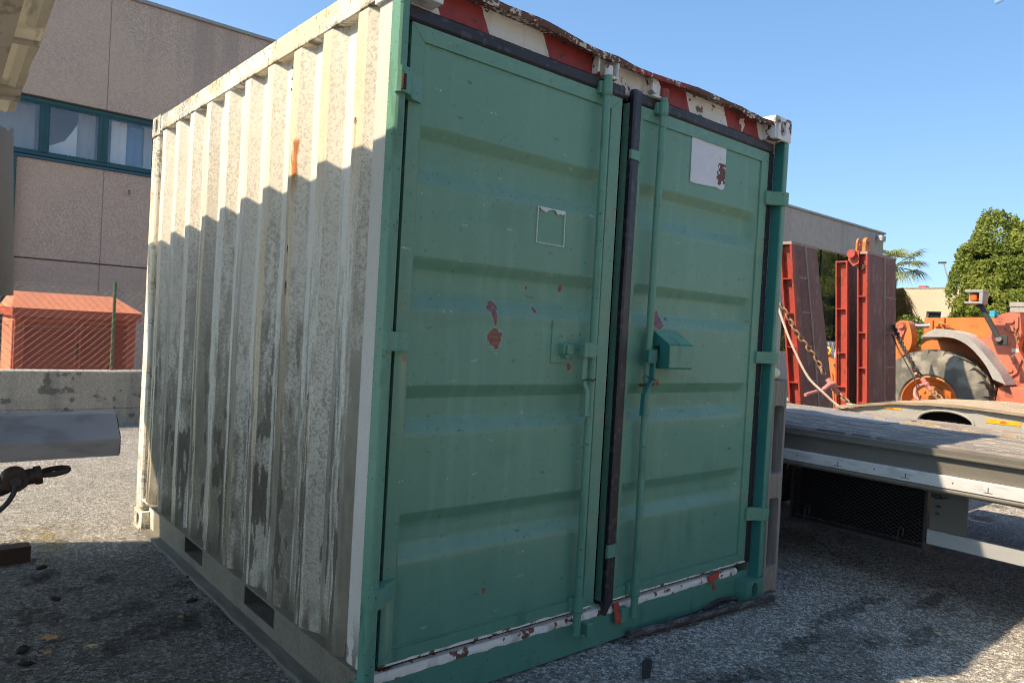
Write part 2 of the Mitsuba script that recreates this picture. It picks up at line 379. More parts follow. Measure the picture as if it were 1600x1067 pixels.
mat('mat_sticker', lambda p, n, uv: mix(mix((.60, .62, .66), (.68, .70, .73), fbm(p.x * 30, 1., p.z * 30, 3)), (.14, .05, .035),
    smoothstep(1.0, .85, dr.minimum(dr.sqrt(dr.square((p.x - 1.925) / .034) + dr.square((p.z - 2.232) / .055)), dr.sqrt(dr.square((p.x - 1.905) / .026) + dr.square((p.z - 2.20) / .03))) + (noise(p.x * 70, 2., p.z * 70) - .5) * 1.3)), .5, .4)
mat('mat_white_line', (.62, .66, .64), .5, .4)
mat('mat_red_flag', lambda p, n, uv: mix((.42, .06, .045), (.30, .04, .03), fbm(p.x * 30, p.y * 30, p.z * 30, 2)), .5, .4)
mat('mat_rust', lambda p, n, uv: mix((.085, .052, .038), (.042, .028, .022), fbm(p.x * 35, p.y * 35, p.z * 35, 3)), .8, .25)
mat('mat_dark_steel', lambda p, n, uv: mix((.02, .019, .02), (.05, .045, .042), fbm(p.x * 12, p.y * 12, p.z * 12, 3)), .5, .5)
mat('mat_tow', lambda p, n, uv: mix((.016, .012, .011), (.045, .028, .02), fbm(p.x * 30, p.y * 30, p.z * 30, 3)), .5, .5, bump=lambda p, n, uv: .001 * fbm(p.x * 70, p.y * 70, p.z * 70, 3), eps=.002)
mat('mat_strip', lambda p, n, uv: mix(mix((.03, .028, .027), (.07, .066, .062), fbm(p.x * 30, p.y * 30, p.z * 30, 3)), (.15, .145, .14), smoothstep(.48, .75, fbm(p.x * 14, p.y * 50, p.z * 50, 3) * .7 + noise(p.x * 120, p.y * 120, p.z * 120) * .3 + smoothstep(.02, .05, p.z) * .08)), .8, .25, bump=lambda p, n, uv: .001 * fbm(p.x * 50, p.y * 90, p.z * 90, 3), eps=.002)
mat('mat_hole', (.006, .005, .005), .9, .1)

# wood
def wood_grey(p, n, uv):
    g = fbm(p.x * 40 + p.y * 40, p.z * 2.2, 3.0, 4)
    c = mix((.23, .205, .18), (.33, .30, .27), g)
    return c * (.75 + .4 * noise(p.x * 190 + p.y * 190, p.z * 6, 2.0))
mat('mat_pallet', wood_grey, .85, .2, bump=lambda p, n, uv: .001 * fbm(p.x * 90 + p.y * 90, p.z * 5, 3.0, 3), eps=.002)
mat('mat_pallet_block', lambda p, n, uv: mix((.19, .165, .14), (.33, .29, .24), fbm(p.x * 120 + p.z * 10, p.z * 30, p.y * 9, 3)), .9, .2)
def deck_wood(p, n, uv):
    g = fbm(p.x * 34, p.y * 1.6, p.z * 20 + 3, 4)
    c = mix((.15, .136, .122), (.23, .208, .183), g)
    c = mix(c, (.12, .11, .108), smoothstep(.45, .75, fbm(p.x * 5, p.y * 1.2, 2.0, 4)) * .8)
    c = c * (.72 + .5 * noise(p.x * 170, p.y * 5, 1.0))
    return mix(c, (.42, .39, .34), smoothstep(.70, .8, noise(p.x * 60, p.y * 14, 4.)) * .5)
mat('mat_deck', deck_wood, .8, .25, bump=lambda p, n, uv: .002 * fbm(p.x * 60, p.y * 4, p.z * 30, 3), eps=.002)
def plank_cream(p, n, uv):
    g = fbm(p.x * 50, p.y * 2.0, p.z * 60, 4)
    c = mix((.20, .16, .115), (.34, .287, .22), g)
    return c * (.75 + .45 * noise(p.x * 130, p.y * 7, p.z * 130))
mat('mat_plank', plank_cream, .85, .2, bump=lambda p, n, uv: .003 * fbm(p.x * 60, p.y * 6, p.z * 60, 3), eps=.002)
# trailer metals
mat('mat_frame_grey', lambda p, n, uv: mix((.105, .10, .088), (.14, .135, .118), fbm(p.y * 3, p.z * 5, p.x, 3)) , .55, .4)
mat('mat_frame_panel', lambda p, n, uv: mix((.27, .27, .26), (.34, .34, .33), fbm(p.y * 3, p.z * 9, p.x, 3)), .55, .4)
def alu(p, n, uv):
    c = mix((.52, .53, .54), (.62, .63, .64), fbm(p.y * 2, p.z * 60, p.x * 3, 3))
    return c * (1 - .18 * smoothstep(.55, .8, fbm(p.y * 14, p.z * 60, 3.0, 3)))
mat('mat_alu', alu, .45, .5, metallic=.15)
def alu_grey(p, n, uv):
    c = mix((.25, .255, .26), (.34, .345, .35), fbm(p.x * 6, p.z * 30, p.y * 10, 4))
    return mix(c, (.16, .16, .16), smoothstep(.55, .8, fbm(p.x * 9 + 4, p.z * 30, 1.0, 3)) * .45)
mat('mat_beam', alu_grey, .38, .5, metallic=.35, bump=lambda p, n, uv: .0015 * fbm(p.x * 12, p.z * 30, p.y * 30, 3), eps=.002)
mat('mat_yellow_label', lambda p, n, uv: mix((.72, .33, .01), (.75, .38, .02), noise(p.y * 20, p.z * 20, 1.)), .45, .4)
mat('mat_label_mark', (.5, .11, .02), .5, .4)
# ramps and loader
def red_col(p, n, uv):
    c = mix((.34, .050, .036), (.40, .07, .047), fbm(p.y * 3, p.z * 3, p.x * 3, 3))
    c = mix(c, (.18, .05, .03), smoothstep(.62, .72, fbm(p.y * 12 + p.x * 12, p.z * 9, 2., 3)) * .6)
    return c
mat('mat_red', red_col, .5, .4)
def ramp_face(p, n, uv):
    c = mix((.155, .088, .082), (.22, .15, .135), fbm(p.x * 6, p.z * 3, p.y * 3, 4))
    return mix(c, (.28, .24, .22), smoothstep(.6, .75, fbm(p.x * 25, p.z * 8, 3., 3)) * .5)
mat('mat_ramp_face', ramp_face, .7, .3, bump=lambda p, n, uv: .003 * fbm(p.x * 90, p.z * 90, 2.0, 2), eps=.003)
mat('mat_ramp_edge', lambda p, n, uv: mix((.22, .15, .13), (.36, .32, .29), fbm(p.x * 25, p.z * 12, p.y * 25, 3)), .7, .3)
mat('mat_orange', lambda p, n, uv: mix((.48, .145, .032), (.55, .185, .05), fbm(p.y * 3, p.z * 3, p.x * 3, 3)) * (1 - .4 * smoothstep(.6, .75, fbm(p.y * 9, p.z * 9, 4., 3)) * .5), .45, .4)
mat('mat_salmon', lambda p, n, uv: mix((.46, .125, .075), (.53, .17, .11), fbm(p.y * 3, p.z * 3, p.x * 3, 3)) * (1 - .3 * smoothstep(.62, .75, fbm(p.y * 9, p.z * 9, 4., 3))), .5, .4)
mat('mat_fender', lambda p, n, uv: mix((.29, .29, .285), (.38, .38, .37), fbm(p.y * 7, p.z * 7, p.x * 7, 3)), .5, .4)
def tyre_col(p, n, uv):
    c = mix((.085, .083, .076), (.15, .146, .13), fbm(p.y * 5, p.z * 5, p.x * 5, 3))
    return mix(c, (.30, .285, .24), smoothstep(.35, .75, fbm(p.y * 8, p.z * 8, 2.0, 3)) * .8)
mat('mat_tyre', tyre_col, .8, .25, bump=lambda p, n, uv: .003 * fbm(p.y * 25, p.z * 25, p.x * 25, 3), eps=.003)
mat('mat_chrome', (.62, .62, .63), .22, .5, metallic=.9)
mat('mat_plastic_grey', (.30, .30, .30), .5, .4)
mat('mat_plastic_dark', (.045, .045, .045), .5, .4)
mat('mat_amber', (.75, .13, .01), .25, .6)
mat('mat_blue', (.03, .33, .48), .5, .4)
mat('mat_cream_plastic', (.66, .64, .46), .5, .4)
mat('mat_pink_paint', lambda p, n, uv: mix((.58, .17, .16), (.52, .26, .22), fbm(p.x * 20, p.y * 20, p.z * 20, 2)), .5, .4)
mat('mat_chain', lambda p, n, uv: mix((.34, .20, .11), (.20, .115, .07), fbm(p.x * 40, p.y * 40, p.z * 40, 2)), .6, .4)
mat('mat_chain_dark', (.045, .035, .03), .6, .4)
mat('mat_rope', (.52, .40, .34), .8, .2)
# buildings
def precast(p, n, uv):
    f = noise(p.x * 52, p.z * 44, p.y * 52) * .45 + noise(p.x * 120, p.z * 100, 2.0) * .55
    st = fbm(p.x * 2.6, p.z * .28, 5.0, 4)
    c = mix((.44, .325, .245), (.575, .445, .345), smoothstep(.34, .66, f))
    c = mix(c, (.34, .26, .21), smoothstep(.48, .72, st) * smoothstep(4.8, 7.2, p.z) * .6)
    c = mix(c, (.58, .43, .30), smoothstep(.55, .75, fbm(p.x * .8, p.z * .5, 2.0, 3)) * .4)
    return c * lerp(mi.Float(1.0), mi.Float(.92), smoothstep(2.25, 2.1, p.z))
mat('mat_precast', precast, .9, .15, bump=lambda p, n, uv: .01 * noise(p.x * 34, p.z * 34, p.y * 34), eps=.006)
def precast_far(p, n, uv):
    st = fbm(p.x * 1.1, p.z * .2, 5.0, 4)
    c = mix((.36, .31, .27), (.44, .385, .335), fbm(p.x * 9, p.z * 9, 1.0, 3))
    return mix(c, (.29, .26, .25), smoothstep(.46, .68, st) * .8)
mat('mat_precast_far', precast_far, .9, .15)
mat('mat_teal_frame', lambda p, n, uv: mix((.010, .062, .068), (.016, .085, .085), fbm(p.x * 5, p.z * 5, 1., 2)), .4, .5)
mat('mat_blue_sill', (.045, .095, .13), .5, .5)
mat('mat_cap', (.30, .31, .30), .5, .4, metallic=.2)
mat('mat_room', (.36, .35, .32), .9, .1)
mat('mat_room_far', (.012, .02, .018), .9, .1)
mat('mat_blind', lambda p, n, uv: mix((.55, .57, .55), (.66, .66, .62), fbm(p.x * 4, p.z * 1.2, 1., 3)), .8, .2)
mat('mat_blue_blind', lambda p, n, uv: mix((.16, .25, .36), (.10, .17, .27), smoothstep(.4, .6, dr.abs(dr.sin(p.z * 70)))), .6, .3)
scene['mat_glass'] = {'type': 'thindielectric', 'int_ior': 1.6}
mat('mat_cream_wall', lambda p, n, uv: mix((.44, .36, .25), (.50, .42, .31), fbm(p.y * .8, p.z * .4, 1., 3)), .9, .15)
mat('mat_plaster', lambda p, n, uv: mix((.40, .37, .32), (.48, .44, .38), fbm(p.x * .6, p.z * .5, 1., 3)), .9, .15)
mat('mat_cabin', lambda p, n, uv: mix((.35, .068, .038), (.41, .09, .052), fbm(p.x * 2, p.y * 2, p.z * 2, 3)), .55, .3)
mat('mat_cabin_roof_lit', lambda p, n, uv: mix((.46, .16, .09), (.54, .22, .13), fbm(p.x * 3, p.y * 3, p.z * 3, 3)), .6, .3)  # salmon roof tone; also gives the cabin side its sunlit paleness
def concrete(p, n, uv):
    a = fbm(p.x * 4, p.z * 4, p.y * 4, 4)
    c = mix((.31, .28, .22), (.43, .39, .31), a)
    c = mix(c, (.19, .18, .16), smoothstep(.42, .75, fbm(p.x * 5.5, p.z * .5, 3.0, 4)) * .75)
    c = mix(c, (.085, .08, .07), smoothstep(.64, .74, fbm(p.x * 8, p.z * 10, 8.0, 4) + smoothstep(.45, .66, p.z) * .07) * .7)
    c = mix(c, (.40, .39, .35), smoothstep(.605, .625, p.z) * .7)
    c = c * (1 - .6 * smoothstep(.006, .002, dr.abs(p.z - .19 + .012 * (noise(p.x * 4, 1., 1.) - .5))))
    return c * (.8 + .4 * noise(p.x * 90, p.z * 90, p.y * 90))
mat('mat_concrete', concrete, .9, .15, bump=lambda p, n, uv: .006 * fbm(p.x * 30, p.z * 30, p.y * 30, 3), eps=.004)
mat('mat_fence_wire', (.20, .17, .14), .6, .4)
mat('mat_fence_green', lambda p, n, uv: mix((.035, .085, .035), (.12, .16, .08), fbm(p.x * 40, p.y * 40, p.z * 9, 2)), .5, .4)
mat('mat_galv', (.40, .42, .43), .5, .4, metallic=.3)
mat('mat_under_cream', lambda p, n, uv: mix((.56, .53, .42), (.63, .60, .50), fbm(p.x * 9, p.y * 3, p.z * 9, 3)) * (1 - .35 * smoothstep(.55, .75, fbm(p.x * 20, p.y * 5, 3., 3))), .55, .4)
mat('mat_under_edge', lambda p, n, uv: mix((.34, .32, .26), (.24, .225, .18), fbm(p.x * 30, p.y * 9, 2., 3)), .6, .3)
def under_rail(p, n, uv):
    c = mix((.27, .25, .22), (.35, .33, .29), fbm(p.x * 10, p.y * 3, 1., 3))
    e = smoothstep(-.90, -.97, p.x) * smoothstep(.42, .66, noise(p.x * 14, p.y * 60, 1.) * .6 + fbm(p.x * 30, p.y * 14, 4., 3) * .5)
    c = mix(c, (.17, .085, .035), e)
    return mix(c, (.15, .135, .11), smoothstep(.6, .75, fbm(p.x * 22, p.y * 9, 7., 3)) * .6)
mat('mat_under_rail', under_rail, .65, .3)
mat('mat_flap', lambda p, n, uv: mix((.10, .10, .105), (.17, .17, .17), fbm(p.x * 9, p.z * 2, 1., 3)), .5, .4)
# vegetation
def leafmat(key, a, b, trans, sc=1.2):
    scene[key] = {'type': 'principledthin', 'base_color': proc(lambda p, n, uv: mix(a, b, smoothstep(.3, .7, noise(p.x * 9, p.y * 9, p.z * 9) * .5 + fbm(p.x * sc, p.y * sc, p.z * sc, 2) * .5))),
                  'roughness': .6, 'diff_trans': trans, 'spec_trans': 0.0, 'eta': 1.4}
leafmat('mat_leaf', (.15, .205, .045), (.31, .355, .085), .85)
leafmat('mat_palm_leaf', (.17, .22, .07), (.28, .32, .13), .7)
leafmat('mat_palm_dry', (.30, .22, .10), (.20, .14, .07), .5)
mat('mat_trunk', lambda p, n, uv: mix((.07, .05, .035), (.14, .105, .075), fbm(p.x * 8, p.y * 8, p.z * 3, 3)), .9, .1)
mat('mat_dry_leaf', lambda p, n, uv: mix((.36, .22, .11), (.26, .14, .06), noise(p.x * 60, p.y * 60, 1.)), .8, .2)
mat('mat_dry_grass', (.40, .33, .17), .8, .2)
mat('mat_clod', lambda p, n, uv: mix((.016, .015, .014), (.04, .037, .034), fbm(p.x * 60, p.y * 60, p.z * 60, 2)), .95, .1)
mat('mat_moon', (.21, .36, .62), .95, .05)  # blue of the sky in front painted into the moon colour

# ================================================================== GROUND
gx = np.concatenate([[-1500, -300, -80, -20], np.linspace(-6, 12, 91), [20, 60, 200, 900, 2500]])
gy = np.concatenate([[-1500, -200, -40, -10], np.linspace(-4, 12, 81), [20, 60, 200, 900, 2500]])
def ground_pts(x, y):
    z = (meshkit.fbm(np.column_stack([x * .9, y * .9, x * 0]), 3, 5) - .5) * .016 - .004
    far = np.clip((np.maximum(np.abs(x - 3) - 9, np.abs(y - 4) - 8)) / 6, 0, 1)
    inner = np.clip(np.minimum(np.minimum(x + .2, 2.7 - x), np.minimum(y + .15, 3.1 - y)) * 6, 0, 1)
    return np.column_stack([x, y, z * (1 - far) * (1 - inner) - .004 * inner])
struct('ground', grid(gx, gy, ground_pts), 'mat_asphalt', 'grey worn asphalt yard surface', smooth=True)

# ================================================================== CONTAINER
CON = thing('shipping_container', 'short shipping container with dented green double doors and algae streaked white side', 'container')

def wavy(m, amp, freq, axis, seed=0, keep=None):
    v = np.array(m.vertices)
    d = (meshkit.fbm(v * freq, 3, seed) - .5) * 2 * amp
    if keep is not None:
        d *= keep(v)
    v[:, axis] += d
    return mesh(v, m.faces)

def side_profile():
    pr = [(.06, .044)]
    for k in range(9, -1, -1):
        yf = 2.79 - .2757 * k
        pr += [(yf - .14, .044), (yf - .072, .008), (yf, .008), (yf + .068, .044)]
    pr.append((2.90, .044))
    return np.array(pr)
PR = side_profile()
def side_sheet(x_of, seed):
    s = np.arange(len(PR)); zs = np.linspace(.188, 2.492, 34)
    def fn(u, v):
        y = np.interp(u, s, PR[:, 0]); x = np.interp(u, s, PR[:, 1])
        d = (meshkit.fbm(np.column_stack([y * 2.2, v * 1.6, y * 0 + seed]), 3, seed) - .5) * .014
        e = np.clip(np.minimum(v - .19, 2.49 - v) * 6, 0, 1)
        return np.column_stack([x_of(x + d * e), y, v])
    us = np.concatenate([[i, i + .5] for i in range(len(PR) - 1)] + [[len(PR) - 1]])
    return grid(us, zs, fn)
part('side_panel', side_sheet(lambda x: x, 3), 'mat_white_side', CON, smooth=12, label='algae streaked white corrugated side in sun above and shade below')
part('side_panel', side_sheet(lambda x: 2.438 - x, 4), 'mat_white_side', CON, smooth=12)
# rear end and roof (out of view, close the box)
xs = np.linspace(.05, 2.388, 60)
part('end_panel', grid(xs, np.linspace(.15, 2.53, 3), lambda x, z: np.column_stack([x, 2.95 + .018 * np.sign(np.sin(x * 22)), z])), 'mat_white_rail', CON)
part('roof_panel', grid(np.linspace(.02, 2.418, 4), np.linspace(.08, 2.97, 50), lambda x, y: np.column_stack([x, y, 2.572 + .01 * np.sign(np.sin(y * 24))])), 'mat_white_rail', CON)
part('floor', bx(.06, 2.378, .15, 2.93, .15, .18), 'mat_pallet', CON)

# rails
for sx in (0, 1):
    X = (lambda m: m) if sx == 0 else (lambda m: mesh(np.array(m.vertices) * [-1, 1, 1] + [2.438, 0, 0], np.array(m.faces)[:, ::-1]))
    tr = bx(.002, .062, .165, 2.83, 2.487, 2.588, .006).subdivide_to_size(.14)
    part('top_rail', X(wavy(tr, .004, 2.0, 0, 8)), 'mat_white_rail', CON, smooth=40, label='rust stained cream top rail' if sx == 0 else None)
    web = Polygon([(.065, .008), (2.86, .008), (2.86, .187), (.065, .187)])
    for a, b in ((.86, 1.20), (1.80, 2.10)):
        web = web.difference(sbox(a, .062, b, .165))
    br = cat([prism(web, 'x', .045, .051), bx(.003, .052, .065, 2.86, .187, .194)])
    key = part('bottom_rail', X(br), 'mat_white_rail', CON, label='grimy bottom rail with two forklift openings' if sx == 0 else None)
    fl = grid(np.linspace(-.006, .052, 4), np.linspace(.10, 2.87, 70), lambda x, y: np.column_stack([x + (x < .0) * (meshkit.fbm(np.column_stack([y * 5, y * 0, y * 0]), 3) - .5) * .02, y, .014 + .25 * np.clip(x - .03, 0, 1) + .004 * meshkit.fbm(np.column_stack([x * 60, y * 9, y * 0]), 2)]))
    fe = grid([0, 1], np.linspace(.10, 2.87, 70), lambda u, y: np.column_stack([(-.006 + (meshkit.fbm(np.column_stack([y * 5, y * 0, y * 0]), 3) - .5) * .02), y, .014 * (1 - u) - .008 * u + .004 * (1 - u) * meshkit.fbm(np.column_stack([y * 0 - .36, y * 9, y * 0]), 2)]))
    part('rail_flange', X(cat([fl, fe])), 'mat_flange', CON, smooth=30)

for a, b in ((.86, 1.20), (1.80, 2.10)):
    part('fork_pocket', cat([bx(.052, .55, a - .006, a - .001, .058, .168), bx(.052, .55, b + .001, b + .006, .058, .168), bx(.052, .55, a, b, .055, .061), bx(.052, .55, a, b, .166, .171)]), 'mat_flange', CON)

# corner posts and castings
def casting(x0, y0, z0, sx, sy):
    """Corner casting: box with an oblong hole in the end face, the side face and the flat face, hollow inside. sx, sy: +1 if the container lies towards +x / +y."""
    W, D, H = .162, .178, .118
    B = m3.Manifold.cube((W, D, H))
    def oblong(w, h):
        return m3.CrossSection([[(math.cos(a) * w / 2 , math.sin(a) * w / 2 + (h - w) / 2 * (1 if math.sin(a) >= 0 else -1)) for a in np.linspace(0, 2 * math.pi, 40, endpoint=False)]])
    inner = m3.Manifold.cube((W - .056, D - .056, H - .05)).translate((.028, .028, .025))
    hy = m3.Manifold.extrude(oblong(.055, .082), .06).rotate((90, 0, 0)).translate((W / 2, .04, H / 2))
    hx = m3.Manifold.extrude(oblong(.055, .082), .06).rotate((90, 0, 90)).translate((-.02, D / 2, H / 2))
    M = B - inner - hy - hx
    mm = M.to_mesh()
    m = mesh(mm.vert_properties[:, :3], mm.tri_verts)
    v = np.array(m.vertices); f = np.array(m.faces)
    if sx < 0:
        v[:, 0] *= -1; f = f[:, ::-1]
    if sy < 0:
        v[:, 1] *= -1; f = f[:, ::-1]
    return mesh(v + [x0, y0, z0], f)
for (cx, sx) in ((-.003, 1), (2.441, -1)):
    for (cy, sy) in ((-.004, 1), (2.994, -1)):
        for cz, top in ((0.0, 0), (2.475, 1)):
            gm = 'mat_green_plain' if (sy > 0 and not top) else ('mat_worn_white' if sy > 0 else 'mat_white_rail')
            part('corner_casting', casting(cx, cy, cz, sx, sy), gm, CON, smooth=30)
for x0, x1 in ((0, .15), (2.288, 2.438)):
    part('corner_post', bx(x0, x1, 2.857, 2.99, .119, 2.474, .01), 'mat_white_rail', CON, smooth=40)
part('corner_post', bx(0, .036, 0, .066, .119, 2.474, .007), 'mat_green_plain', CON, smooth=40, label='green left door post, sunlit at its top')
part('corner_post', bx(.010, .06, .0665, .170, .194, 2.486, .011), 'mat_post_white', CON, smooth=60, label='white flank behind the green left door post')
part('corner_post', bx(2.402, 2.438, 0, .10, .119, 2.474, .006), 'mat_green_plain', CON, smooth=40)
part('post_inner_face', bx(2.398, 2.402, .010, .095, .12, 2.472), 'mat_green_dark', CON, label='dark teal inner face of the right door post')  # thin sheet in darker green over the inner face of the post
part('post_inner_face', bx(.036, .052, .055, .11, .12, 2.474), 'mat_green_dark', CON)

# header with its dented lip
part('header', bx(.05, 2.39, .07, .12, 2.44, 2.560), 'mat_header', CON, label='door header painted in red and white hazard stripes')
HDR = numbered(CON + '__header_lip')
lx = np.linspace(.03, 2.29, 260)
zt = np.interp(lx, [0, .385, .60, .688, .80, .88, .962, 1.06, 1.20, 1.314, 1.45, 1.647, 1.80, 1.998, 2.08, 2.13, 2.178, 2.29], [2.585, 2.577, 2.577, 2.572, 2.566, 2.558, 2.551, 2.556, 2.550, 2.553, 2.560, 2.568, 2.572, 2.574, 2.562, 2.560, 2.557, 2.562])
n1 = meshkit.fbm(np.column_stack([lx * 9, lx * 0, lx * 0]), 4, 2) - .5
n2 = meshkit.fbm(np.column_stack([lx * 40, lx * 0, lx * 0 + 3]), 3, 4) - .5
zt = zt + n1 * .006 + n2 * .003
th = .026 + n1 * .008 + n2 * .008 - .006 * (lx > 1.1)
yf = .010 + (meshkit.fbm(np.column_stack([lx * 5, lx * 0 + 2, lx * 0]), 4, 6) - .5) * .022 + n2 * .007
notch = np.exp(-((lx - 2.05) / .05) ** 2) * .012 + np.exp(-((lx - 2.15) / .02) ** 2) * .01
sec = np.stack([np.column_stack([lx, yf + .004, zt - th - notch]), np.column_stack([lx, yf, zt - th * .5]), np.column_stack([lx, yf + .003, zt]), np.column_stack([lx, lx * 0 + .11, lx * 0 + 2.588]), np.column_stack([lx, lx * 0 + .11, lx * 0 + 2.562]), np.column_stack([lx, yf + .012, zt - th * .75])], 1)
V = sec.reshape(-1, 3); F = []
for i in range(len(lx) - 1):
    for k in range(6):
        a, b, c, d = i * 6 + k, i * 6 + (k + 1) % 6, (i + 1) * 6 + (k + 1) % 6, (i + 1) * 6 + k
        F += [(a, b, c), (a, c, d)]
scene[HDR] = mikit.ply(mesh(V, F), 'mat_lip', smooth=30)
labels[HDR] = {'label': 'rusty dented lip along the top edge above the hazard stripes'}
# keepers on the header
part('cam_keeper', cat([bx(1.060, 1.070, .012, .07, 2.462, 2.545, .002), bx(1.036, 1.066, .02, .07, 2.462, 2.475, .002)]), 'mat_worn_white', CON)
part('cam_keeper', bx(.962, .972, .03, .07, 2.47, 2.55, .002), 'mat_worn_white', CON)
kp = cat([prism([(1.318, 2.552), (1.345, 2.552), (1.372, 2.515), (1.372, 2.480), (1.355, 2.47), (1.318, 2.49)], 'y', .035, .043), bx(1.318, 1.326, .040, .07, 2.49, 2.55), bx(1.325, 1.38, .03, .07, 2.462, 2.472)])
part('cam_keeper', kp, 'mat_worn_white', CON)

# sill
part('door_sill', bx(.036, 2.40, .070, .14, .006, .146, .004), 'mat_green_plain', CON, smooth=40)
sl = np.linspace(.037, 2.29, 150)
e = (meshkit.fbm(np.column_stack([sl * 18, sl * 0, sl * 0]), 3, 9) - .5) * .012
S = [(.068, .141), (.066, .160), (.074, .172), (.105, .180), (.14, .182)]
V = np.stack([np.column_stack([sl, sl * 0 + y, sl * 0 + z + (e if i == 0 else 0)]) for i, (y, z) in enumerate(S)], 1).reshape(-1, 3); F = []
for i in range(len(sl) - 1):
    for k in range(len(S) - 1):
        a = i * 5 + k; F += [(a, a + 5, a + 6), (a, a + 6, a + 1)]
part('sill_lip', mesh(V, F), 'mat_worn_white', CON, smooth=40, label='chipped white strip on top of the door sill')
part('gap_dark_sheet', bx(.04, 2.40, .125, .135, .183, 2.47), 'mat_black', CON)  # added black sheet in place of the shade between the doors

# doors
GROOVES = [(2.078, 2.03, 1.952, 1.872), (1.625, 1.577, 1.505, 1.43), (1.173, 1.127, 1.065, .99), (.722, .674, .615, .54)]
def groove_depth(z):
    d = np.zeros_like(z)
    for a, b, c, e in GROOVES:
        up = np.clip((a - z) / (a - b), 0, 1); dn = np.clip((z - e) / (c - e), 0, 1)
        d = np.maximum(d, np.minimum(up, dn * dn * (3 - 2 * dn)) * (z < a) * (z > e))
    return d
def door_panel(x0, x1, z0, z1, y, seed):
    zs = [z0, z1]
    for a, b, c, e in GROOVES:
        zs += list(np.linspace(a, b, 5)) + list(np.linspace(b, c, 4))[1:] + list(np.linspace(c, e, 12))[1:] + [a + .004, e - .004]
    zs = np.array(sorted(set(np.round(np.concatenate([zs, np.linspace(z0, z1, 30)]), 4))))
    xs = np.concatenate([np.linspace(x0, x0 + .05, 9), np.linspace(x0 + .05, x1 - .06, 26)[1:], np.linspace(x1 - .06, x1, 6)[1:]])
    def fn(x, z):
        ends = np.clip(np.minimum((x - x0) / .012, (x1 - .002 - x) / .055), 0, 1)
        d = np.minimum(groove_depth(z), 1) * ends * .032
        dent = (meshkit.fbm(np.column_stack([x * 2.4, z * 2.1, x * 0 + seed]), 3, seed) - .5) * .012
        edge = np.clip(np.minimum(np.minimum(x - x0, x1 - x), np.minimum(z - z0, z1 - z)) * 9, 0, 1)
        return np.column_stack([x, y + d + dent * edge, z])
    m = grid(xs, zs, fn)
    return mesh(m.vertices, np.array(m.faces))
def member(poly, y0, y1):
    return prism(Polygon(poly).buffer(-.0007), 'y', y0, y1)
def door_thing(x0, x1, z0, z1, fl, fr, seed, lab):
    D = numbered(CON + '__door')
    labels[D] = {'label': lab}
    ft, fb = .056, .05
    y0, y1 = .057, .10
    xi0, xi1, zi0, zi1 = x0 + fl, x1 - fr, z0 + fb, z1 - ft
    for q in ([(x0, z0), (xi0, zi0), (xi0, zi1), (x0, z1)], [(x1, z0), (x1, z1), (xi1, zi1), (xi1, zi0)], [(x0, z1), (xi0, zi1), (xi1, zi1), (x1, z1)], [(x0, z0), (x1, z0), (xi1, zi0), (xi0, zi0)]):
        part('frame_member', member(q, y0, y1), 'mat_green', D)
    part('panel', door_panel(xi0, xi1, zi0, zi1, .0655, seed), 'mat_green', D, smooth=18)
    # weld bead round the panel
    bead = cat([bx(xi0, xi0 + .006, .061, .068, zi0, zi1), bx(xi0, xi1, .061, .068, zi0, zi0 + .007)])
    part('weld_bead', bead, 'mat_green_plain', D)
    return D
DL = door_thing(.078, 1.150, .203, 2.412, .052, .066, 11, 'left green door with flaked paint and a square white outline')
DR = door_thing(1.204, 2.337, .203, 2.412, .090, .066, 23, 'right green door with a lock box and a peeling white sticker')

# seals
for D, a, b in ((DL, .052, 1.165), (DR, 1.206, 2.372)):
    m = bx(a, b, .050, .075, 2.414, 2.466, .008).subdivide_to_size(.08)
    part('seal', wavy(m, .0035, 5.0, 1, 3), 'mat_rubber', D, smooth=40)
    m = bx(a + .03, b - .06, .088, .10, .178, .203)
    part('seal', m, 'mat_rubber', D)
    s = np.linspace(a + .03, b - .03, 120)
    jag = .0065 + .009 * np.clip(meshkit.fbm(np.column_stack([s * 14, s * 0, s * 0 + a]), 3, 5) - .25, 0, 1)
    part('worn_edge', grid([0, 1], s, lambda u, x: np.column_stack([x, .0555 + .0 * x, .2005 + u * np.interp(x, s, jag)])), 'mat_worn_white', D, label='bare white strip along the bottom of the door')
part('seal', bx(2.339, 2.398, .061, .078, .19, 2.42, .004), 'mat_rubber', DR)
part('seal', bx(.053, .076, .070, .085, .19, 2.41), 'mat_rubber', DL)
prof = Polygon([(1.200, .058), (1.198, .036), (1.202, .031), (1.208, .030), (1.250, .036), (1.256, .039), (1.262, .050), (1.264, .058)])
m = prism(prof, 'z', .24, 2.462).subdivide_to_size(.16)
tip = prism(prof, 'z', .155, .24)
v = np.array(tip.vertices); low = v[:, 2] < .2; v[low, 2] += np.clip((v[low, 0] - 1.205), 0, 1) * 1.1; tip = mesh(v, tip.faces)
part('seal', wavy(cat([m, tip]), .003, 2.5, 0, 5), 'mat_rubber', DR, smooth=30, label='upright black rubber flap sealing the gap between the doors')
for z0, z1 in ((2.158, 2.198), (.412, .468)):
    cl = prism([(1.188, .036), (1.190, .024), (1.240, .026), (1.268, .042), (1.285, .052), (1.285, .057), (1.262, .050), (1.240, .034), (1.196, .030), (1.196, .037)], 'z', z0, z1)
    part('seal_clip', cl, 'mat_green_plain', DR)

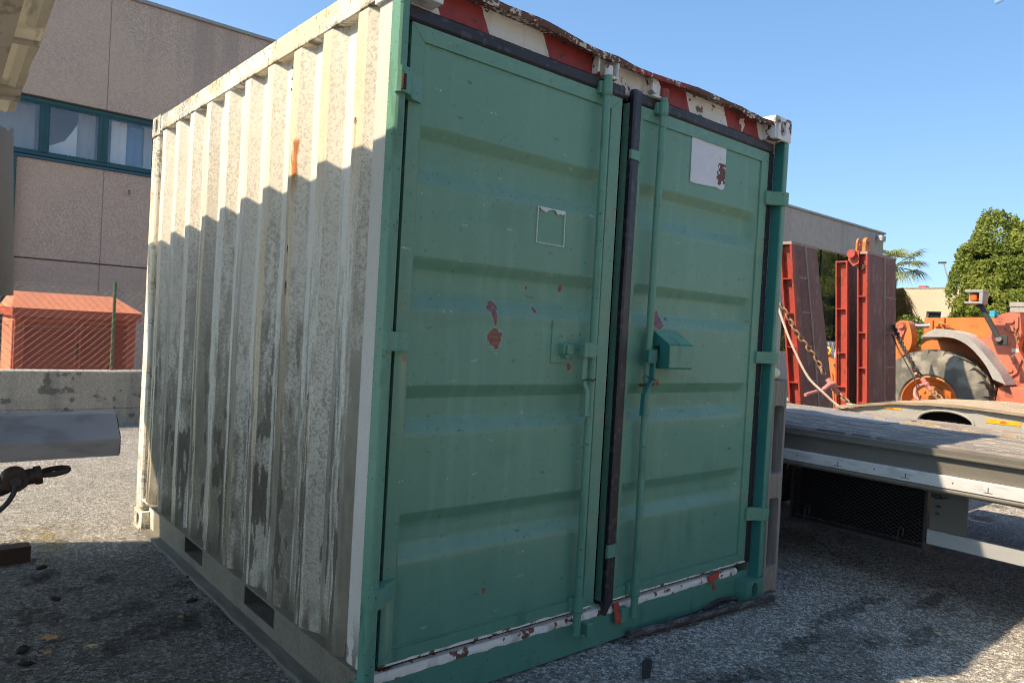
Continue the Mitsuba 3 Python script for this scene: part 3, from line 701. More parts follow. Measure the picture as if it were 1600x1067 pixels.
# hinges
def hinge(z0, z1, right):
    P = [(-.004, .012), (-.006, -.006), (.004, -.017), (.020, -.018), (.046, -.010), (.074, .026), (.124, .043), (.124, .057), (.06, .056), (.040, .018), (.022, .012)]
    m = prism(P, 'z', z0, z1)
    if right:
        m = mesh(np.array(m.vertices) * [-1, 1, 1] + [2.438, 0, 0], np.array(m.faces)[:, ::-1])
    return m
for z0, z1 in ((2.142, 2.226), (1.296, 1.36), (.438, .505)):
    part('hinge', hinge(z0, z1, False), 'mat_green_plain', DL, smooth=35)
for z0, z1 in ((2.135, 2.205), (1.282, 1.345), (.432, .50)):
    part('hinge', hinge(z0, z1, True), 'mat_green_plain', DR, smooth=35)
part('hinge_pin', cat([cyl((.012, -.019, 2.150), (.012, -.019, 2.198), .009, 12)]), 'mat_rust', DL, smooth=40, label='rusty bare hinge pin')

# locking bars
def lock_bar(D, x, capmat, seed):
    zz = np.linspace(.112, 2.47, 40)
    path = np.column_stack([x + (meshkit.fbm(np.column_stack([zz * .8, zz * 0, zz * 0 + seed]), 2, seed) - .5) * .012, .026 + zz * 0, zz])
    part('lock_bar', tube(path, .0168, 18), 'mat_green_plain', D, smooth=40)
    xt, xb = path[-1, 0], path[0, 0]
    part('bar_cap', cyl((xt, .026, 2.468), (xt, .026, 2.506), .0185, 18), capmat, D, smooth=40, label='white top end of the left locking bar' if capmat == 'mat_worn_white' else 'red top end of the right locking bar')
    for a, b in (((2.395, 2.445)), ((.215, .268))):
        xx = np.interp((a + b) / 2, zz, path[:, 0])
        part('bar_bearing', cat([cyl((xx, .026, a), (xx, .026, b), .0215, 18), cyl((xx, .026, a - .008), (xx, .026, a - .002), .0225, 18), bx(xx - .032, xx + .032, .035, .058, a, b, .002)]), 'mat_green_plain', D, smooth=40)
    return np.interp(1.25, zz, path[:, 0])
xl = lock_bar(DL, 1.020, 'mat_worn_white', 2)
xr = lock_bar(DR, 1.391, 'mat_red', 5)
# bottom keepers and cams
part('cam_keeper', cat([bx(1.082, 1.124, .020, .071, .088, .145, .004), bx(1.062, 1.084, .03, .071, .088, .098, .002)]), 'mat_green_plain', CON)
part('cam_keeper', cat([bx(1.322, 1.366, .034, .071, .092, .16, .004)]), 'mat_green_plain', CON)

# handles
hl = cat([beam((.950, -.002, 1.30), (.942, -.002, 1.20), .022, .010, (0, 1, 0), .002), beam((.942, -.002, 1.206), (.976, .0, 1.148), .022, .010, (0, 1, 0), .002), beam((.975, .0, 1.158), (.976, .0, 1.046), .024, .010, (0, 1, 0), .002), bx(.96, 1.02, .0, .02, 1.045, 1.056, .002)])
part('handle', hl, 'mat_green_plain', DL, smooth=40)
part('handle_bracket', cat([bx(.925, .932, -.018, .012, 1.292, 1.352, .002), bx(.925, .985, -.022, -.016, 1.292, 1.352, .002), bx(.978, 1.01, -.018, .02, 1.297, 1.347, .002)]), 'mat_green_plain', DL)
part('wire_tie', tube([(.935, -.012, 1.196), (.97, -.016, 1.203), (1.0, .0, 1.193), (1.035, .012, 1.199), (1.038, .03, 1.199)], .003, 6), 'mat_chain_dark', DL, smooth=40)
part('catch_plate', cat([bx(.815, .905, .0595, .068, 1.262, 1.436, .0015)]), 'mat_green', DL)
part('handle_catch', cat([bx(.856, .888, .030, .062, 1.298, 1.344, .003), bx(.868, .905, .018, .032, 1.300, 1.340, .003), cyl((.893, .016, 1.322), (.893, .019, 1.322), .009, 14), bx(.862, .882, .02, .06, 1.285, 1.299, .002)]), 'mat_green_plain', DL)
hr = cat([beam((1.388, -.004, 1.335), (1.386, -.004, 1.19), .012, .024, (0, 1, 0), .002), beam((1.387, -.002, 1.20), (1.341, .0, 1.128), .014, .024, (0, 1, 0), .002), beam((1.342, .0, 1.135), (1.336, .0, 1.036), .014, .026, (0, 1, 0), .002)])
part('handle', hr, 'mat_green_dark', DR, smooth=40)
part('handle_bracket', cat([bx(1.340, 1.394, -.016, -.010, 1.272, 1.335, .002), bx(1.392, 1.400, -.016, .014, 1.276, 1.335, .002), bx(1.345, 1.375, -.012, .02, 1.278, 1.33, .002)]), 'mat_green_dark', DR)
part('wire_tie', tube([(1.345, .0, 1.215), (1.37, -.018, 1.205), (1.40, -.014, 1.197), (1.41, .012, 1.20), (1.38, .046, 1.204)], .003, 6), 'mat_chain_dark', DR, smooth=40)
part('hinge_pin', cyl((1.335, .02, 1.172), (1.40, .0, 1.178), .007, 10), 'mat_rust', DR, smooth=40)
bxp = [(.063, 1.246), (-.052, 1.250), (-.056, 1.256), (-.056, 1.356), (-.052, 1.362), (.036, 1.414), (.063, 1.418)]
inn = [(.063, 1.24), (-.048, 1.24), (-.048, 1.354), (.034, 1.406), (.063, 1.408)]
shell = cat([prism(Polygon(bxp).difference(Polygon(inn)), 'x', 1.430, 1.606), prism(Polygon(bxp).difference(sbox(-.004, 1.285, .05, 1.352)), 'x', 1.430, 1.434), prism(bxp, 'x', 1.602, 1.606)])
LB = part('lock_box', shell, 'mat_green_dark', DR, smooth=30, label='welded green lock cover over the right handle')
part('lock_box_lid', cat([beam((1.518, -.052, 1.363), (1.518, .034, 1.4155), .174, .003), bx(1.432, 1.604, -.0595, -.0562, 1.257, 1.356)]), 'mat_green_plain', DR)
part('lock_box_hinge', cat([cyl((1.425, .045, 1.419), (1.54, .045, 1.419), .007, 10), cyl((1.545, .045, 1.419), (1.60, .045, 1.419), .007, 10), bx(1.425, 1.60, .046, .062, 1.412, 1.428)]), 'mat_green_plain', DR, smooth=40)

# stickers
st = Polygon([(1.664, 2.366), (1.735, 2.363), (1.80, 2.357), (1.842, 2.360), (1.90, 2.372), (1.948, 2.370), (1.949, 2.29), (1.953, 2.172), (1.944, 2.152), (1.925, 2.146), (1.88, 2.153), (1.83, 2.149), (1.77, 2.146), (1.71, 2.143), (1.667, 2.146)])
part('sticker', prism(st, 'y', .0625, .0655), 'mat_sticker', DR, label='white peeling square sticker with a rust hole')
fr = Polygon([(.698, 1.880), (.849, 1.880), (.851, 1.735), (.697, 1.737)])
fr = fr.difference(fr.buffer(-.0035)).union(Polygon([(.705, 1.88), (.72, 1.868), (.745, 1.862), (.752, 1.870), (.77, 1.876), (.79, 1.877), (.80, 1.868), (.806, 1.859), (.82, 1.866), (.835, 1.862), (.846, 1.87), (.849, 1.88)]))
part('sticker_trace', prism(fr, 'y', .0585, .0605), 'mat_white_line', DL, label='square white outline left by a removed sticker')
def rag(pts, y, seed, curl):
    m = prism(pts, 'y', y, y + .0015).subdivide_to_size(.02)
    v = np.array(m.vertices); zt = v[:, 2].max()
    v[:, 1] -= (zt - v[:, 2]) * curl + (meshkit.noise(v * 25, seed) - .5) * .02 * np.clip((zt - v[:, 2]) * 20, 0, 1)
    return mesh(v, m.faces)
part('plastic_scrap', rag([(1.285, .185), (1.315, .186), (1.335, .150), (1.352, .132), (1.350, .122), (1.330, .122), (1.333, .105), (1.325, .085), (1.31, .095), (1.293, .095), (1.288, .14)], .058, 3, .15), 'mat_red_flag', CON, label='torn red plastic scrap hanging below the door gap')
part('plastic_scrap', rag([(2.00, .185), (2.03, .175), (2.05, .18), (2.075, .188), (2.10, .195), (2.112, .18), (2.10, .165), (2.108, .16), (2.085, .155), (2.05, .148), (2.035, .132), (2.025, .14), (2.01, .165)], .060, 5, .05), 'mat_red_flag', CON)
part('plastic_scrap', prism([(2.07, .117), (2.078, .128), (2.09, .11), (2.105, .10), (2.09, .092), (2.075, .096)], 'y', .0665, .0695), 'mat_red_flag', CON)
# slotted vent on the side
for z in (2.452, 2.405, 2.36):
    part('vent_slot', beam((.041, .905, z + .004), (.041, .945, z - .003), .008, .008), 'mat_hole', CON)

# ================================================================== PALLET, RUBBER STRIP, CAP
PAL = thing('wooden_pallet', 'grey weathered wooden pallet standing on end against the right side of the container', 'pallet')
px0 = 2.462
def lean(m):
    v = np.array(m.vertices); v[:, 0] += .012 * (1 - v[:, 2]); return mesh(v, m.faces)
for a, b in ((.0, .10), (.175, .32), (.39, .49), (.53, .63), (.70, .80)):        # deck boards (far side of the pallet from the wall: right)
    part('deck_board', lean(bx(px0 + .120, px0 + .141, .014 + a, .014 + b, .012, 1.195, .002)), 'mat_pallet', PAL)
for a, b in ((0, .10), (.35, .45), (.70, .80)):
    part('base_board', lean(bx(px0, px0 + .021, .016 + a, .016 + b, .010, 1.19, .002)), 'mat_pallet', PAL)
for z0, z1 in ((.012, .157), (.53, .675), (1.045, 1.19)):
    part('stringer_board', lean(bx(px0 + .100, px0 + .1195, .016, .814, z0, z1, .002)), 'mat_pallet', PAL)
    for a, b in ((.012, .112), (.36, .46), (.70, .80)):
        part('block', lean(bx(px0 + .0225, px0 + .0985, .004 + a, .004 + b, z0 + .004, z1 - .004, .004)), 'mat_pallet_block', PAL)
CAPX = px0 + .035
solo('plastic_cap', cat([lathe([(.0, .048), (.022, .047), (.030, .042), (.034, .03), (.034, -.018), (.031, -.022), (.0, -.022)], (CAPX + .03, .075, 1.226), 'x', 28), lathe([(.0, -.05), (.02, -.05), (.02, -.022), (.0, -.022)], (CAPX + .03, .075, 1.214), 'x', 20)]),
     'mat_cream_plastic', 'cream round plastic cap lying on top of the wooden pallet', 'plastic cap', smooth=35)
rp = smooth_path([(1.375, .035, .030), (1.45, .03, .026), (1.62, .012, .027), (1.80, -.008, .026), (2.0, -.022, .025), (2.2, -.040, .026), (2.36, -.066, .030), (2.415, -.078, .031)], 8)
rs = .0185 + .002 * (meshkit.fbm(rp * 12, 3, 2) - .5)
solo('rubber_strip', cat([wavy(tube(rp, rs, 14), .0012, 20, 2, 2), tube(smooth_path([(1.99, .055, .012), (2.12, .06, .03), (2.2, .03, .035), (2.26, .045, .014)], 6), .011, 8)]), 'mat_strip',
     'old dark rubber strip lying on the asphalt along the container sill', 'rubber strip', smooth=50)

# ================================================================== TILTED DECK TRAILER, LEFT (casts the shade on the white side)
TR = thing('deck_trailer', 'parked trailer with cream ribbed underside overhead at the upper left corner', 'trailer')
ZLOW = lambda y: np.interp(y, [-2.7, .3, 1.65, 3.30], [2.98, 2.795, 2.705, 2.52])
def deck(s, y, t):
    """s: metres left of the deck's right edge, y: along, t: above the edge's lower line."""
    x = np.interp(y, [-2.7, 1.65, 3.30], [-.755, -.727, -.696]) - s
    return np.stack([x, y, ZLOW(y) + t], -1)
def dprism(pts, y0, y1, n=0, seed=None, amp=0):
    """Profile pts (s,t) drawn along the deck from y0 to y1."""
    pts = np.array(pts, float); k = len(pts); n = max(n, int((y1 - y0) / .12) + 1); ys = np.linspace(y0, y1, n + 1); V = []; F = []
    for y in ys:
        a = (meshkit.noise(np.array([[y * 4.0, 0, 1.0]]), seed)[0] - .5) * amp if seed else 0
        V.append(deck(pts[:, 0] + a, np.full(k, y), pts[:, 1]))
    V = np.vstack(V)
    for i in range(n):
        for j in range(k):
            a, b = i * k + j, i * k + (j + 1) % k
            F += [(a, b, b + k), (a, b + k, a + k)]
    tri = [(0, j + 1, j) for j in range(1, k - 1)]
    F += tri + [(n * k + a, n * k + c, n * k + b) for a, b, c in tri]
    m = mesh(V, F); trimesh.repair.fix_normals(m); return m
Y0, Y1 = -2.7, 3.28
part('edge_sheet', dprism([(.0, .02), (.004, .012), (.050, .0), (.054, .006), (.008, .02), (.008, .040), (.0, .040)], Y0, Y1, 60, 3, .014), 'mat_under_edge', TR)
part('floor_panel', dprism([(.046, -.004), (.085, .004), (.125, .000), (.125, .012), (.046, .012)], Y0, Y1, 8), 'mat_under_cream', TR)
for i, y in enumerate((3.0 - .08, 2.09, 1.25, .4, -.45, -1.3)):
    part('cross_rib', dprism([(.012, -.012), (.118, -.020), (.118, .02), (.012, .02)], y - .085, y + .06), 'mat_under_cream' if i else 'mat_under_rail', TR, label='rusty cream rib under the deck edge' if i == 0 else None)
    part('rib_flange', dprism([(.010, -.024), (.122, -.032), (.122, -.021), (.010, -.013)], y + .025, y + .075), 'mat_under_rail', TR)
part('main_rail', dprism([(.120, -.036), (.215, -.05), (.232, -.03), (.232, .02), (.120, .02)], Y0, Y1 - .1, 8), 'mat_under_rail', TR, label='grey main rail with rust speckled edge')
poly = [(-.0, 3.28), (-.6, 3.42), (-1.6, 3.55), (-2.5, 4.0), (-2.7, 4.0), (-2.7, -2.7), (0, -2.7)]
dk = [];
tp = Polygon([(-.715 + s, y) for s, y in poly]).buffer(0)
m = prism(tp, 'z', 0, .018).subdivide_to_size(.3); v = np.array(m.vertices); v[:, 0] += np.interp(v[:, 1], [-2.7, 1.65, 3.30], [-.045, -.016, .012]); v[:, 2] += ZLOW(v[:, 1]) + .024; part('deck_plate', mesh(v, m.faces), 'mat_dark_steel', TR)
for s in (.40, .62, .9):
    part('long_bar', dprism([(s, -.01), (s + .07, -.01), (s + .07, .022), (s, .022)], Y0, Y1 + .05), 'mat_under_rail', TR)
# rear flap plate
fx = np.linspace(-1.7, -.722, 30)
def flap(u, z):
    a = np.clip((u + .90) / .178, 0, 1)
    top = meshkit.noise(np.column_stack([u * 60, u * 0, u * 0])) * .05
    return np.column_stack([u + .006 + (2.4 - z) * .038, 3.08 + a ** 2 * .09, z + (z > 2.39) * (top - .03)])
part('mud_flap', cat([grid(np.concatenate([np.linspace(-1.7, -.92, 5), np.linspace(-.90, -.722, 60)]), np.linspace(1.42, 2.40, 14), flap)]), 'mat_flap', TR, smooth=30, label='hanging grey mud flap with a frayed top')
part('mud_flap_bracket', beam((-1.0, 3.1, 2.30), (-1.0, 3.1, 2.62), .06, .05), 'mat_dark_steel', TR)
# bumper beam
def oct_beam(x0, x1):
    P = [(.90, .838), (.898, .900), (.905, .912), (.985, .986), (1.02, .992), (1.06, .985), (1.075, .93), (1.075, .85), (1.06, .838)]
    return prism(P, 'x', x0, x1)
part('bumper_beam', cat([oct_beam(-2.9, -.570)]), 'mat_beam', TR, smooth=20, label='dull grey aluminium bumper beam')
part('beam_cap', prism([(.905, .845), (.905, .905), (.985, .978), (1.06, .98), (1.07, .92), (1.07, .85)], 'x', -.570, -.566), 'mat_black', TR)
# drawbar with towing eye
part('drawbar', tube(smooth_path([(-1.9, .86, .62), (-1.3, .89, .70), (-1.02, .90, .742), (-.945, .9, .752), (-.90, .9, .772)], 5), .032, 14), 'mat_tow', TR, smooth=40)
TE = numbered(TR + '__tow_coupling')
scene[TE] = mikit.ply(cat([lathe([(.0, -.032), (.038, -.032), (.041, -.024), (.041, .024), (.038, .032), (0, .032)], (-.893, .90, .779), 'y', 26), cyl((-.90, .9, .777), (-.822, .9, .787), .0275, 18), cyl((-.872, .9, .780), (-.862, .9, .782), .033, 18), cyl((-.835, .9, .785), (-.815, .9, .788), .032, 18)]), 'mat_tow', smooth=40)
part('eye_ring', tube(smooth_path([(-.815, .885, .789), (-.782, .872, .791), (-.745, .88, .797), (-.733, .905, .801), (-.748, .93, .801), (-.785, .938, .796), (-.818, .92, .791)], 6), .0095, 12), 'mat_tow', TE, smooth=60)
part('pivot_bolt', lathe([(0, -.008), (.016, -.008), (.019, -.004), (.019, .004), (0, .004)], (-.893, .862, .776), 'y', 18), 'mat_dark_steel', TE, smooth=40)
part('air_hose', tube(smooth_path([(-.895, .86, .766), (-.90, .85, .74), (-.918, .84, .71), (-.95, .84, .68), (-1.0, .84, .66), (-1.15, .85, .64)], 6), .0085, 10), 'mat_rubber', TR, smooth=60)
# out of view: leg that carries the trailer
for y in (3.2, -1.4):
    part('support_leg', bx(-2.9, -2.75, y, y + .15, 0, 2.75 if y < 0 else 2.5), 'mat_dark_steel', TR)
part('chassis_beam', bx(-2.95, -2.72, -2.6, 3.6, .6, .85), 'mat_dark_steel', TR)
part('post', bx(-2.88, -2.74, .92, 1.06, .0, .99), 'mat_dark_steel', TR)
solo('steel_angle', cat([prism([(2.50, .0), (2.50, .085), (2.508, .085), (2.60, .082), (2.60, .074), (2.508, .077), (2.508, .0)], 'x', -1.3, -.622), bx(-1.28, -.64, 2.512, 2.60, 0, .06)]), 'mat_rust', 'rusty brown steel angle lying on the asphalt beyond the drawbar', 'steel angle')

# ================================================================== FLATBED TRAILER, RIGHT
FB = thing('flatbed_trailer', 'low flatbed trailer with worn wooden deck and white side rail beside the container', 'trailer')
ya, yb = -5.5, 4.6
part('side_rail', cat([bx(2.952, 3.0, ya, yb, .694, .757, .003)]), 'mat_alu', FB, label='white aluminium side rail')
part('rail_lip', cat([tube([(2.966, ya, .680), (2.966, yb, .680)], .014, 10)]), 'mat_frame_grey', FB, smooth=60)
part('side_member', bx(2.985, 3.06, ya, yb, .66, .850), 'mat_frame_grey', FB, label='grey side member, sunlit past the container shadow')
part('edge_profile', cat([bx(2.955, 3.08, ya, yb, .851, .866, .003), bx(2.958, 2.985, ya, yb, .866, .890), ]), 'mat_frame_grey', FB)
part('groove_dark_strip', bx(2.985, 3.04, ya, yb, .866, .876), 'mat_black', FB)  # groove floor painted black in place of shade
# stamped marks (fold lashing symbol) on the rail
for y in (-.13, -.50, -.89):
    part('rail_mark', cat([bx(2.9505, 2.9525, y - .020, y + .020, .708, .711), bx(2.9505, 2.9525, y - .002, y + .002, .711, .735)]), 'mat_plastic_dark', FB)
for y in (.12, -.335, -.73):
    part('rivet', lathe([(0, -.004), (.004, -.004), (.004, .002)], (2.954, y, .728), 'x', 10), 'mat_plastic_dark', FB)
wrng = np.random.default_rng(3)
x = 3.03
while x < 4.50:
    w = min(wrng.uniform(.14, .19), 4.56 - x)
    dz = wrng.uniform(-.004, .003)
    m = bx(x, x + w - wrng.uniform(.004, .012), ya + .05, yb, .862 + dz, .902 + dz, .004).subdivide_to_size(.22)
    part('deck_plank', wavy(m, .005, 3.0, 2, int(x * 50)), 'mat_deck', FB, smooth=35)
    x += w
part('frame_floor', bx(3.08, 4.5, ya + .1, yb - .1, .80, .855), 'mat_dark_steel', FB)
# split battens and mud on the deck (white flaking line)
s = np.linspace(ya, 3, 500)
off = np.interp(s, [-5.5, -1.3, -.6, -.1, .3, 1.0, 3], [3.92, 3.93, 4.02, 4.05, 4.15, 4.2, 4.2]) + (meshkit.fbm(np.column_stack([s * 6, s * 0, s * 0]), 4, 3) - .5) * .10
hh = np.clip(meshkit.fbm(np.column_stack([s * 16, s * 0, s * 0 + 5]), 4, 8) - .42, 0, 1) * .06
V = np.stack([np.column_stack([off - .016, s, s * 0 + .896]), np.column_stack([off, s, .900 + hh]), np.column_stack([off + .018, s, s * 0 + .896])], 1).reshape(-1, 3)
F = []
for i in range(len(s) - 1):
    for k in range(2):
        a = i * 3 + k; F += [(a, a + 3, a + 4), (a, a + 4, a + 1)]
part('splintered_edge', mesh(V, F), 'mat_plank', FB, smooth=20)
tp_ = grid(np.linspace(3.75, 4.35, 26), np.linspace(-.02, 1.2, 44), lambda x, y: np.column_stack([x, y, .904 + .05 * np.clip(meshkit.fbm(np.column_stack([x * 5, y * 3.4, x * 0]), 4, 9) - .46, 0, 1) * np.clip(np.minimum(np.minimum(x - 3.75, 4.35 - x) * 8, np.minimum(y + .02, 1.2 - y) * 6), 0, 1)]))
mat('mat_tarp', lambda p, n, uv: mix((.15, .16, .165), (.24, .245, .25), fbm(p.x * 6, p.y * 6, 2., 3)), .45, .4)
part('tarp_scrap', tp_, 'mat_tarp', FB, smooth=30, label='crumpled grey tarp scrap on the deck')
# raised far half: panel with wheel arch, loose planks on top
PLANK = lambda y: np.interp(y, [-5.5, -.6, -.26, 0, .2, .4, .55, .62], [1.008, 1.010, 1.018, 1.011, .993, .955, .925, .915])
pan = Polygon([(ya, .80), (.60, .80)] + [(y, float(PLANK(y)) - .006) for y in (.60, .5, .4, .2, 0, -.26, -.6, ya)])
arch = Polygon([(-.155 + .175 * math.cos(a), .905 + .078 * math.sin(a)) for a in np.linspace(0, math.pi, 30)])
part('raised_panel', prism(pan.difference(arch), 'x', 4.47, 4.50), 'mat_frame_panel', FB)
part('wheel_arch', tube([(4.468, -.155 + .182 * math.cos(a), .903 + .083 * math.sin(a)) for a in np.linspace(0, math.pi, 30)], .009, 8), 'mat_frame_panel', FB, smooth=60)
part('arch_liner', bx(4.52, 4.54, -.6, .25, .70, .975), 'mat_black', FB)
for i, (a, b) in enumerate(((-.41, -.61), (.27, .14))):
    k = part('warning_label', bx(4.466, 4.4695, min(a, b), max(a, b), .938 if i == 0 else .955, .966 if i == 0 else .968), 'mat_yellow_label', FB, label='orange yellow reflective strip' if i == 0 else None)
    part('label_mark', cat([prism(Polygon([(-.512 + .020 * math.cos(t) + (.72 if i else 0), (.944 if i == 0 else .957) + (.016 if i == 0 else .008) * math.sin(t)) for t in np.linspace(0, math.pi, 16)]), 'x', 4.4645, 4.4655), bx(4.4645, 4.4655, -.465 + (.72 if i else 0), -.435 + (.72 if i else 0), .955 if i == 0 else .962, .957 if i == 0 else .963)]), 'mat_label_mark', FB)
part('latch', bx(4.455, 4.4685, .46, .54, .945, .962, .004), 'mat_galv', FB)
for i, (x0, x1) in enumerate(((4.44, 4.66), (4.675, 4.90), (4.92, 5.16), (5.18, 5.45))):
    q = np.linspace(ya, .62 - .1 * (i % 2), 90)
    jag = (meshkit.fbm(np.column_stack([q * 7, q * 0, q * 0 + i]), 4, i + 2) - .5) * .05
    hi = PLANK(q) + (meshkit.fbm(np.column_stack([q * 2.5, q * 0, q * 0 + i]), 3, i + 7) - .5) * .012
    V = np.stack([np.column_stack([x0 + jag, q, hi]), np.column_stack([x0 + jag * .8, q, hi + .020]), np.column_stack([x1 + q * 0, q, hi + .023]), np.column_stack([x1 + q * 0, q, hi])], 1).reshape(-1, 3); F = []
    for j in range(len(q) - 1):
        for k in range(4):
            a, b = j * 4 + k, j * 4 + (k + 1) % 4; F += [(a, b, b + 4), (a, b + 4, a + 4)]
    e = (len(q) - 1) * 4; F += [(0, 2, 1), (0, 3, 2), (e, e + 1, e + 2), (e, e + 2, e + 3)]
    part('raised_plank', mesh(V, F), 'mat_plank', FB, smooth=20, label='splintered pale planks on the raised half' if i == 0 else None)
part('frame_beam', bx(4.55, 5.40, ya, .1, .86, .985), 'mat_black', FB)
# under the deck: mesh locker, end plate, side guard, wheels
part('locker_back', bx(3.30, 3.34, -.52, .27, .30, .60), 'mat_black', FB)
part('locker_frame', cat([bx(3.20, 3.30, -.53, -.515, .285, .66), bx(3.20, 3.30, .265, .28, .285, .66), bx(3.205, 3.30, -.52, .27, .280, .295), bx(3.20, 3.225, -.53, .28, .64, .66)]), 'mat_dark_steel', FB)
ms = []
for i in range(-18, 40):
    for sgn in (1, -1):
        y0 = -.52 + i * .036; a = (y0, .295); b = (y0 + sgn * .56, .645)
        L = LineString([a, b]).intersection(sbox(-.515, .295, .265, .645))
        if L.length > .02:
            c = list(L.coords); ms.append(tube([(3.203, c[0][0], c[0][1]), (3.203, c[1][0], c[1][1])], .0022, 3, caps=False))
part('locker_mesh', cat(ms), 'mat_dark_steel', FB)
for y in (.16, -.40):
    part('locker_latch', tube(smooth_path([(3.195, y - .012, .34), (3.195, y - .014, .38), (3.195, y, .386), (3.195, y + .010, .375), (3.19, y + .016, .31), (3.19, y + .03, .296)], 5), .004, 8), 'mat_dark_steel', FB, smooth=60)
part('end_plate', bx(3.20, 3.215, -.728, -.545, .415, .66), 'mat_frame_grey', FB)
part('plate_bracket', cat([bx(3.185, 3.2, -.60, -.548, .60, .612), bx(3.18, 3.2, -.60, -.575, .545, .552), bx(3.18, 3.2, -.595, -.575, .505, .512), tube(smooth_path([(3.19, -.55, .60), (3.185, -.585, .592), (3.185, -.615, .600), (3.19, -.635, .606)], 4), .004, 6)]), 'mat_dark_steel', FB)
part('side_guard', bx(3.196, 3.225, ya + .3, -.535, .33, .412, .003), 'mat_galv', FB)
for y in (-2.6, -4.6):
    part('guard_post', bx(3.23, 3.28, y, y + .06, .33, .68), 'mat_dark_steel', FB)
part('rear_beam', bx(3.1, 5.3, 4.45, 4.6, .45, .85), 'mat_dark_steel', FB)
part('chassis', cat([bx(3.5, 3.62, ya, yb, .60, .80), bx(4.75, 4.87, ya, yb, .60, .80)]), 'mat_dark_steel', FB)
def wheel(root, x0, x1, y, z, r, rim_r, rim, lugs=0, rim_d=.05):
    W = numbered(root + '__wheel'); d = x1 - x0
    prof = [(rim_r, .03), (rim_r + .03, .0), (r * .82, .0), (r * .93, .035), (r, .09), (r, d - .09), (r * .93, d - .035), (r * .82, d), (rim_r + .03, d), (rim_r, d - .03)]
    part('tyre', lathe(prof, (x0, y, z), 'x', 72), 'mat_tyre' if lugs else 'mat_rubber', W, smooth=40)
    part('rim', lathe([(rim_r + .004, .02), (rim_r * .97, .012), (rim_r * .93, .03), (rim_r * .80, rim_d + .06), (rim_r * .66, rim_d + .075), (rim_r * .60, rim_d + .03), (rim_r * .30, rim_d + .02), (rim_r * .28, rim_d - .03), (0, rim_d - .035)], (x0, y, z), 'x', 60), rim, W, smooth=35)
    if lugs:
        ms = []
        for k in range(lugs):
            a = k * 2 * math.pi / lugs
            for side in (0, 1):
                ang = a + side * math.pi / lugs
                xa, xb = (x0 + .012, x0 + d * .52) if side == 0 else (x1 - .012, x1 - d * .52)
                pts = []
                for (xx, da, rr) in ((xa, -.055, r * .86), (xa, .055, r * .86), (xa + (.05 if side == 0 else -.05), -.06, r + .022), (xa + (.05 if side == 0 else -.05), .06, r + .022), (xb, .16, r + .022), (xb, .26, r + .022), (xb, .16, r - .02), (xb, .26, r - .02)):
                    t = ang + da
                    pts.append((xx, y + rr * math.cos(t), z + rr * math.sin(t)))
                ms.append(trimesh.convex.convex_hull(np.array(pts)))
        part('tread', cat(ms), 'mat_tyre', W)
        ms = [lathe([(0, -.02), (.018, -.02), (.018, .02), (0, .02)], (x0 + rim_d + .02, y + rim_r * .46 * math.cos(t), z + rim_r * .46 * math.sin(t)), 'x', 6) for t in np.linspace(0, 2 * math.pi, 12, endpoint=False)]
        part('wheel_nuts', cat(ms), rim, W)
    return W
for y in (.34, 1.32, 2.3):
    wheel(FB, 4.60, 4.92, y, .45, .45, .25, 'mat_dark_steel')
    if y > 2: wheel(FB, 3.60, 3.92, y + .4, .42, .42, .22, 'mat_dark_steel')
part('landing_leg', cat([bx(3.4, 3.52, -4.9, -4.78, 0, .62), bx(4.8, 4.92, -4.9, -4.78, 0, .62)]), 'mat_dark_steel', FB)

